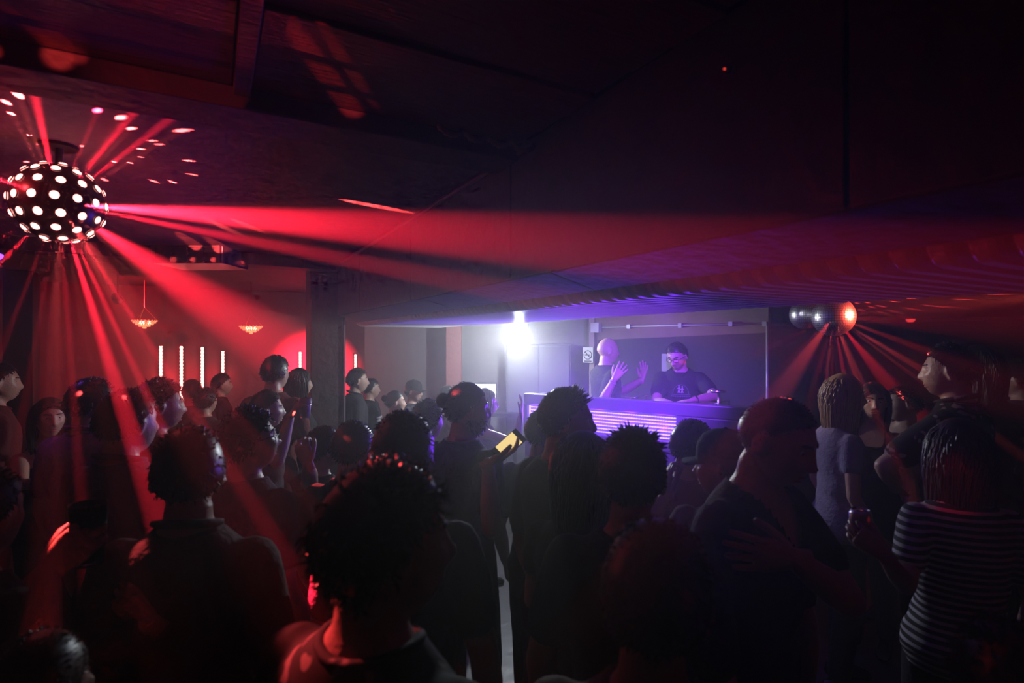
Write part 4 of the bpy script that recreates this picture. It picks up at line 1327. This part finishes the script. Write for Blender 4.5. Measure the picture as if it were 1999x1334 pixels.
for k in range(11):
    x = -.075 + k * .015
    m.tube([chest(x - .005, 1.282, .003), chest(x + .005, 1.282, .003)], .006, 4)
o = obj('lettered_band', m, M_PRINT2, pr)
obj('band_line', MB().tube([chest(x, 1.298, .003) for x in np.linspace(-.08, .08, 9)], .0025, 5), M_PRINT2, pr)
bracelet(dj2, -1, M_BLKPLASTIC, 'watch', .033)

# ---------------------------------------------------------------- the crowd, nearest first
NAVY = (.035, .03, .07)
p1 = person(757, 890, .86, 42, 'nearest man with tousled black hair, face turned right, leaf print shirt', hyaw=76, hair='mop', shirt=('floral', (.02, .018, .018), (.30, .24, .22)), sleeve=.75, vox=.008)
p2 = person(1283, 1005, .86, 8, 'man with cropped dark hair seen from behind at the bottom centre', hyaw=18, hair='curly', hair_k='black', shirt=('camo', (.05, .04, .03), (.12, .09, .06)), vox=.008, hair_len=.012)
p3 = person(1235, 828, 1.40, 8, 'man seen from behind in a black T-shirt, hair brushed up on top', hyaw=12, hair='quiff', hair_k='brown', shirt=('black tee', (.022, .022, .028)), vox=.008)
p4 = person(1517, 775, 1.52, 118, 'man with cropped hair looking down, one hand laid flat on his chest', hyaw=112, pitch=18, lean=(4, 0), hair='buzz', hair_k='brown', shirt=('black v neck', (.018, .018, .02)), neck='v', vox=.008,
       armL=('px', 1552, 1092, 1.36, (.7, .4, -.8)), handL=dict(curl=.08, spread=.10, thumb=.1, fw=LEFT * .95 + UP * .12, nw=FWD))
p5 = person(1872, 815, 1.90, -22, 'woman with long hair in a black and white striped T-shirt holding a can', hyaw=-10, female=True, hair='long', hair_k='brown', shirt=('stripes', (.02, .02, .022), (.55, .55, .55)), sleeve=.62, vox=.009,
       armL=('px', 1726, 1085, 1.68, (.3, -.6, -.9)), handL=dict(curl=.55, spread=.02, thumb=1.0, fw=FWD * .5 + LEFT * .55 + UP * .5, nw=RGT * .6 + FWD * .6), hair_len=.36, hairn=460)
p6 = person(1853, 668, 2.70, -72, 'tall man in a floral short-sleeved shirt, profile to the left, elbow raised', hyaw=-88, hair='short', shirt=('floral', (.03, .02, .025), (.34, .22, .24)), collar=True, sleeve=.7, vox=.008,
       armL=('dir', (.45, .55, -.62), (-.75, .15, -.45)), skin_k='light')
p7 = person(1703, 745, 3.45, 186, 'woman with long dark hair facing the camera in a strappy black top', hyaw=170, tilt=-3, female=True, hair='long', hair_k='black', sleeve=0, shirt=('black top', (.018, .016, .02)), vox=.0075, hair_len=.44, hairn=480)
p8 = person(1648, 728, 3.02, 62, 'blonde woman with straight long hair beside the dark-haired woman', hyaw=70, female=True, hair='long', hair_k='blonde', shirt=('lavender', (.24, .20, .33)), sleeve=.45, vox=.009, hair_len=.30, wave=.003)
p9 = person(1762, 752, 3.62, 205, 'man in a white tank top leaning in behind the dark-haired woman', hyaw=250, tilt=10, lean=(4, -12), hair='curly', shirt=('white tank', (.62, .60, .62)), sleeve=0, vox=.009)
p10 = person(1414, 838, 1.86, 8, 'person in a black baseball cap seen from behind', hyaw=-78, hair='short', cap=True, shirt=('black tee', (.022, .022, .028)), vox=.009)
p11 = person(1350, 817, 2.3, -12, 'dark-haired man with a hand lifted to his chin beside the capped person', hyaw=38, pitch=8, hair='short', shirt=('navy purple', NAVY), vox=.009,
        armL=('px', 1306, 962, 2.12, (.7, .1, -.9)), handL=dict(curl=.9, spread=.0, thumb=.8, fw=UP + FWD * .2, nw=RGT))
p12 = person(1106, 750, 2.05, 52, 'young man with a curly quiff in profile against the purple LED strips', hyaw=84, hair='quiff', shirt=('black tee', (.022, .022, .028)), vox=.0075, sleeve=.7)
p13 = person(1062, 795, 2.62, 18, 'short dark-haired person standing behind the man with the quiff', hyaw=40, hair='short', hair_k='brown', shirt=('charcoal', (.04, .04, .05)))
p14 = person(1138, 840, 1.72, 24, 'woman with long dark hair seen from behind in front of the LED strips', hyaw=30, female=True, hair='long', hair_k='black', shirt=('black top', (.018, .016, .02)), sleeve=.4, hair_len=.26,
        armL=('dir', (.25, .2, -1), (-.3, .9, .3)))
p15 = person(913, 745, 2.50, 42, 'bearded man with tied-back hair looking right and holding a lit phone', hyaw=78, hair='tied', hair_k='black', beard=True, shirt=('black tee', (.022, .022, .028)), vox=.0075,
        armR=('px', 953, 905, 2.28, (.4, -.4, -.9)), handR=dict(curl=.35, spread=.05, thumb=.6, fw=RGT * .8 + UP * .35 + FWD * .3, nw=UP * .9 - RGT * .3))
p16 = person(948, 757, 4.20, 74, 'woman in a purple printed skirt raising one bare arm towards the booth', hyaw=86, female=True, hair='long', hair_k='brown', sleeve=0, shirt=('purple top', (.20, .12, .34)), skirt=((.05, .03, .12), (.45, .32, .75)), bare_legs=True, vox=.009, hair_len=.26,
        armR=('px', 1017, 808, 4.0, (.4, .3, -1)), handR=dict(curl=.25, spread=.14, fw=UP + RGT * .1, nw=LEFT))
p18 = person(836, 778, 3.05, 38, 'man with wavy brown hair standing left of the bearded man', hyaw=48, hair='curly', hair_k='brown', shirt=('charcoal', (.04, .04, .05)))
p19 = person(787, 800, 1.52, 22, 'man with thick black hair in a dark shirt seen from behind, centre left', hyaw=18, hair='short', shirt=('dark grey', (.035, .035, .045)), vox=.009)
p20 = person(690, 820, 2.28, 28, 'dark-haired person below the pillar seen from behind', hyaw=40, hair='short', shirt=('black tee', (.022, .022, .028)))
p21 = person(698, 717, 5.4, 76, 'man in profile beside the pillar looking towards the booth, dark polo shirt', hyaw=86, hair='short', hair_k='brown', shirt=('dark polo', (.03, .03, .035)), collar=True, vox=.0085, hs=1.06)
p21b = person(725, 738, 5.9, 112, 'man in a black shirt with small white lettering behind the man at the pillar', hyaw=80, hair='short', shirt=('black tee', (.022, .022, .028)), vox=.0115)
lt = empty('shirt_lettering'); lt.parent = p21b['root']
for r_ in range(2):
    for k in range(6):
        if (r_, k) in ((1, 2), (0, 1)): continue
        x = -.075 + k * .028; z = 1.28 - r_ * .035
        pz = p21b['bend']([(x, .140 - abs(x) ** 2 * 2, z)])[0]
        obj('letter', MB().box(pz + np.array([-.009, -.012, -.011]), pz + np.array([.009, .002, .011])), M_PRINT, lt)
p22 = person(772, 762, 4.9, 80, 'small pale face in profile left of the wavy-haired man', hyaw=88, female=True, hair='tied', shirt=('charcoal', (.04, .04, .05)), vox=.0105, sleeve=.6)
p23 = person(808, 742, 5.6, 110, 'man in a dark cap in the haze beyond the crowd', hyaw=120, hair='short', cap=True, shirt=('charcoal', (.04, .04, .05)), vox=.0115)
p24 = person(873, 752, 5.3, 60, 'dark-haired person lit red in front of the grey wall', hyaw=75, hair='short', shirt=('dark red', (.12, .02, .025)), vox=.0115)
p25 = person(487, 790, 2.02, 46, 'man in glasses with swept hair looking up to the right', hyaw=76, pitch=-8, hair='mop', glasses=True, shirt=('navy purple', NAVY), vox=.008, skin_k='light')
p26 = person(632, 830, 2.65, 60, 'person behind a raised fist left of the pillar', hyaw=66, hair='short', shirt=('charcoal', (.04, .04, .05)), vox=.009,
        armL=('px', 604, 892, 2.22, (.5, .6, -1)), handL=dict(curl=.85, spread=.0, thumb=.9, fw=UP * .8 + LEFT * .3, nw=FWD))
p27 = person(368, 830, 1.42, 28, 'large dark-haired man seen from behind in a grey jacket, left foreground', hyaw=2, hair='short', shirt=('grey jacket', (.09, .085, .09)), sleeve=2, collar=True, vox=.009, wide=1.05,
        armL=('px', 296, 1215, 1.28, (.5, -.2, -1)), handL=dict(curl=.9, spread=0, thumb=.8, fw=UP * .5 + LEFT * .6, nw=FWD))
p28 = person(250, 757, 2.02, 48, 'man with a pale collar and a visible ear, purple-lit dark shirt', hyaw=58, hair='short', shirt=('navy purple', NAVY), collar=True, vox=.009)
p29 = person(312, 735, 2.62, 62, 'curly-haired man in profile below the leftmost LED tube', hyaw=82, hair='curly', shirt=('dark red', (.12, .02, .025)), vox=.009, skin_k='tan')
p30 = person(97, 775, 3.12, 160, 'woman with long hair dancing with one forearm across, far left', hyaw=168, female=True, hair='long', hair_k='brown', sleeve=0, shirt=('black top', (.018, .016, .02)), vox=.009,
        armR=('px', 122, 938, 2.85, (.9, -.2, -.6)), handR=dict(curl=.4, fw=RGT * .8 + UP * .3, nw=-UP))
p31 = person(180, 735, 2.66, 44, 'man in a purple collared shirt left of the man with the pale collar', hyaw=66, hair='short', shirt=('violet shirt', (.16, .05, .24)), collar=True, vox=.010)
p32 = person(375, 740, 5.0, 20, 'dark head between the second and third LED tubes', hair='short', vox=.0125, face=False)
p33 = person(433, 728, 5.6, 70, 'person in silhouette under the fourth LED tube', hyaw=85, hair='short', vox=.0125)
p34 = person(403, 755, 4.5, 40, 'short dark-haired person between the third and fourth LED tubes', hair='curly', vox=.0125, face=False)
p35 = person(584, 718, 4.5, 60, 'woman with long dark hair under the LED tube left of the pillar', hyaw=75, female=True, hair='long', vox=.0115)
p36 = person(538, 692, 4.0, 30, 'tall man in shadow left of the long-haired woman by the pillar', hyaw=40, hair='short', shirt=('dark red', (.12, .02, .025)), vox=.0115)
p37 = person(521, 760, 3.3, 78, 'red-haired person raising a cup above the man in glasses', hyaw=90, hair='short', hair_k='auburn', shirt=('charcoal', (.04, .04, .05)), vox=.0095,
        armR=('px', 566, 815, 3.02, (.6, -.3, -.9)), handR=dict(curl=.6, spread=.02, thumb=.9, fw=UP * .75 + RGT * .5, nw=FWD * .3 + RGT * .6))
p38 = person(-2, 705, 3.4, 85, 'man in profile cut by the left edge of the picture', hyaw=92, hair='short', shirt=('dark red', (.12, .02, .025)), vox=.0115)
p39 = person(-45, 905, 1.28, 50, 'person at the left edge holding a glass low in the foreground', hair='short', vox=.0095, shirt=('charcoal', (.04, .04, .05)),
        armR=('px', 92, 1120, 1.16, (.4, -.5, -.9)), handR=dict(curl=.65, spread=.03, thumb=.9, fw=RGT * .4 + FWD * .5 + UP * .6, nw=LEFT * .2 + FWD * .6 - UP * .1))
p40 = person(75, 1235, .90, 20, 'short person with cropped hair in the bottom left corner', hair='buzz', hair_k='brown', shirt=('black tee', (.022, .022, .028)), vox=.009, skin_k='light')
p41 = person(1912, 672, 3.2, -40, 'woman with long dark hair behind the man in the floral shirt', hyaw=-60, female=True, hair='long', shirt=('dark red', (.12, .02, .025)), sleeve=.3, vox=.0105)
p42 = person(1985, 702, 3.7, -70, 'man in shadow at the right edge beyond the floral shirt', hyaw=-85, hair='short', vox=.0125)
p43 = person(1972, 1205, .92, -10, 'short curly-haired person in the bottom right corner', hair='curly', shirt=('black tee', (.022, .022, .028)), vox=.0105, face=False)

# ---------------------------------------------------------------- things in hands
def hand_frame(info, side, fw, nw):
    wr = np.array(info['arms'][side][4]); f = unit(fw); n = unit(np.array(nw) - np.dot(nw, f) * f)
    s = np.cross(f, n) if side > 0 else np.cross(n, f)
    return wr, f, n, s
# phone
wr, f, n, s = hand_frame(p15, 1, RGT * .8 + UP * .35 + FWD * .3, UP * .9 - RGT * .3)
ax = unit(RGT * .62 + UP * .50 + FWD * .3); nn = unit(-FWD * .9 + UP * .45 - RGT * .1); nn = unit(nn - ax * np.dot(nn, ax)); sx = np.cross(ax, nn)
pc = wr + f * .115 + n * .03
ph = empty('phone', pc); tag(ph, 'black phone with a glowing yellow screen in the bearded man\'s hand', 'phone')
RPH = np.stack([sx, ax, nn], 1)
obj('case', MB().box((-.036, -.073, -.004), (.036, .073, .004), R=RPH), M_BLKPLASTIC, ph, bevel=.004)
obj('screen', MB().box((-.032, -.050, .004), (.032, .048, .0052), R=RPH), emis('yellow phone screen', (1.0, .72, .28), 1.5, False), ph)
# can
wr, f, n, s = hand_frame(p5, -1, FWD * .5 + LEFT * .55 + UP * .5, RGT * .6 + FWD * .6)
cc = wr + f * .085 + n * .045
can = empty('drink_can', cc + np.array([0, 0, -.05])); tag(can, 'metal drink can in the striped woman\'s hand', 'can')
obj('can_body', MB().lathe([(0, 0), (.024, 0), (.033, .012), (.033, .108), (.027, .120), (.025, .120)], 24), mat('brushed can', (.6, .55, .55), .28, metal=.9), can, sm=True)
obj('can_lid', MB().lathe([(.026, .121), (.022, .116), (0, .116)], 24), M_METAL, can)
obj('pull_tab', MB().box((-.007, -.012, .117), (.007, .010, .119)), M_METAL, can)
# cup
wr, f, n, s = hand_frame(p37, 1, UP * .75 + RGT * .5, FWD * .3 + RGT * .6)
c0 = wr + f * .08 + n * .045
cup = empty('plastic_cup', c0 + np.array([0, 0, -.05])); tag(cup, 'plastic cup raised in the red-haired person\'s hand', 'cup')
obj('cup_wall', MB().lathe([(0, 0), (.026, 0), (.036, .11), (.034, .11), (.025, .004), (0, .004)], 24), mat('frosted plastic', (.7, .6, .6), .25, trans=.4), cup, sm=True)
obj('drink', MB().lathe([(.028, .03), (.0335, .085), (0, .085)], 20), mat('red drink', (.4, .05, .04), .1), cup)
# glass
wr, f, n, s = hand_frame(p39, 1, RGT * .4 + FWD * .5 + UP * .6, LEFT * .2 + FWD * .6 - UP * .1)
c0 = wr + f * .09 + n * .045
gl = empty('drinking_glass', c0 + np.array([0, 0, -.06])); tag(gl, 'drinking glass held in the left foreground, catching red light', 'glass')
obj('glass_wall', MB().lathe([(0, 0), (.030, 0), (.038, .14), (.0355, .14), (.028, .010), (0, .010)], 28), mat('clear glass', (.9, .85, .85), .05, trans=1.0), gl, sm=True)
obj('drink', MB().lathe([(0, .011), (.0275, .012), (.033, .09), (0, .09)], 24), mat('red drink', (.4, .05, .04), .1), gl)
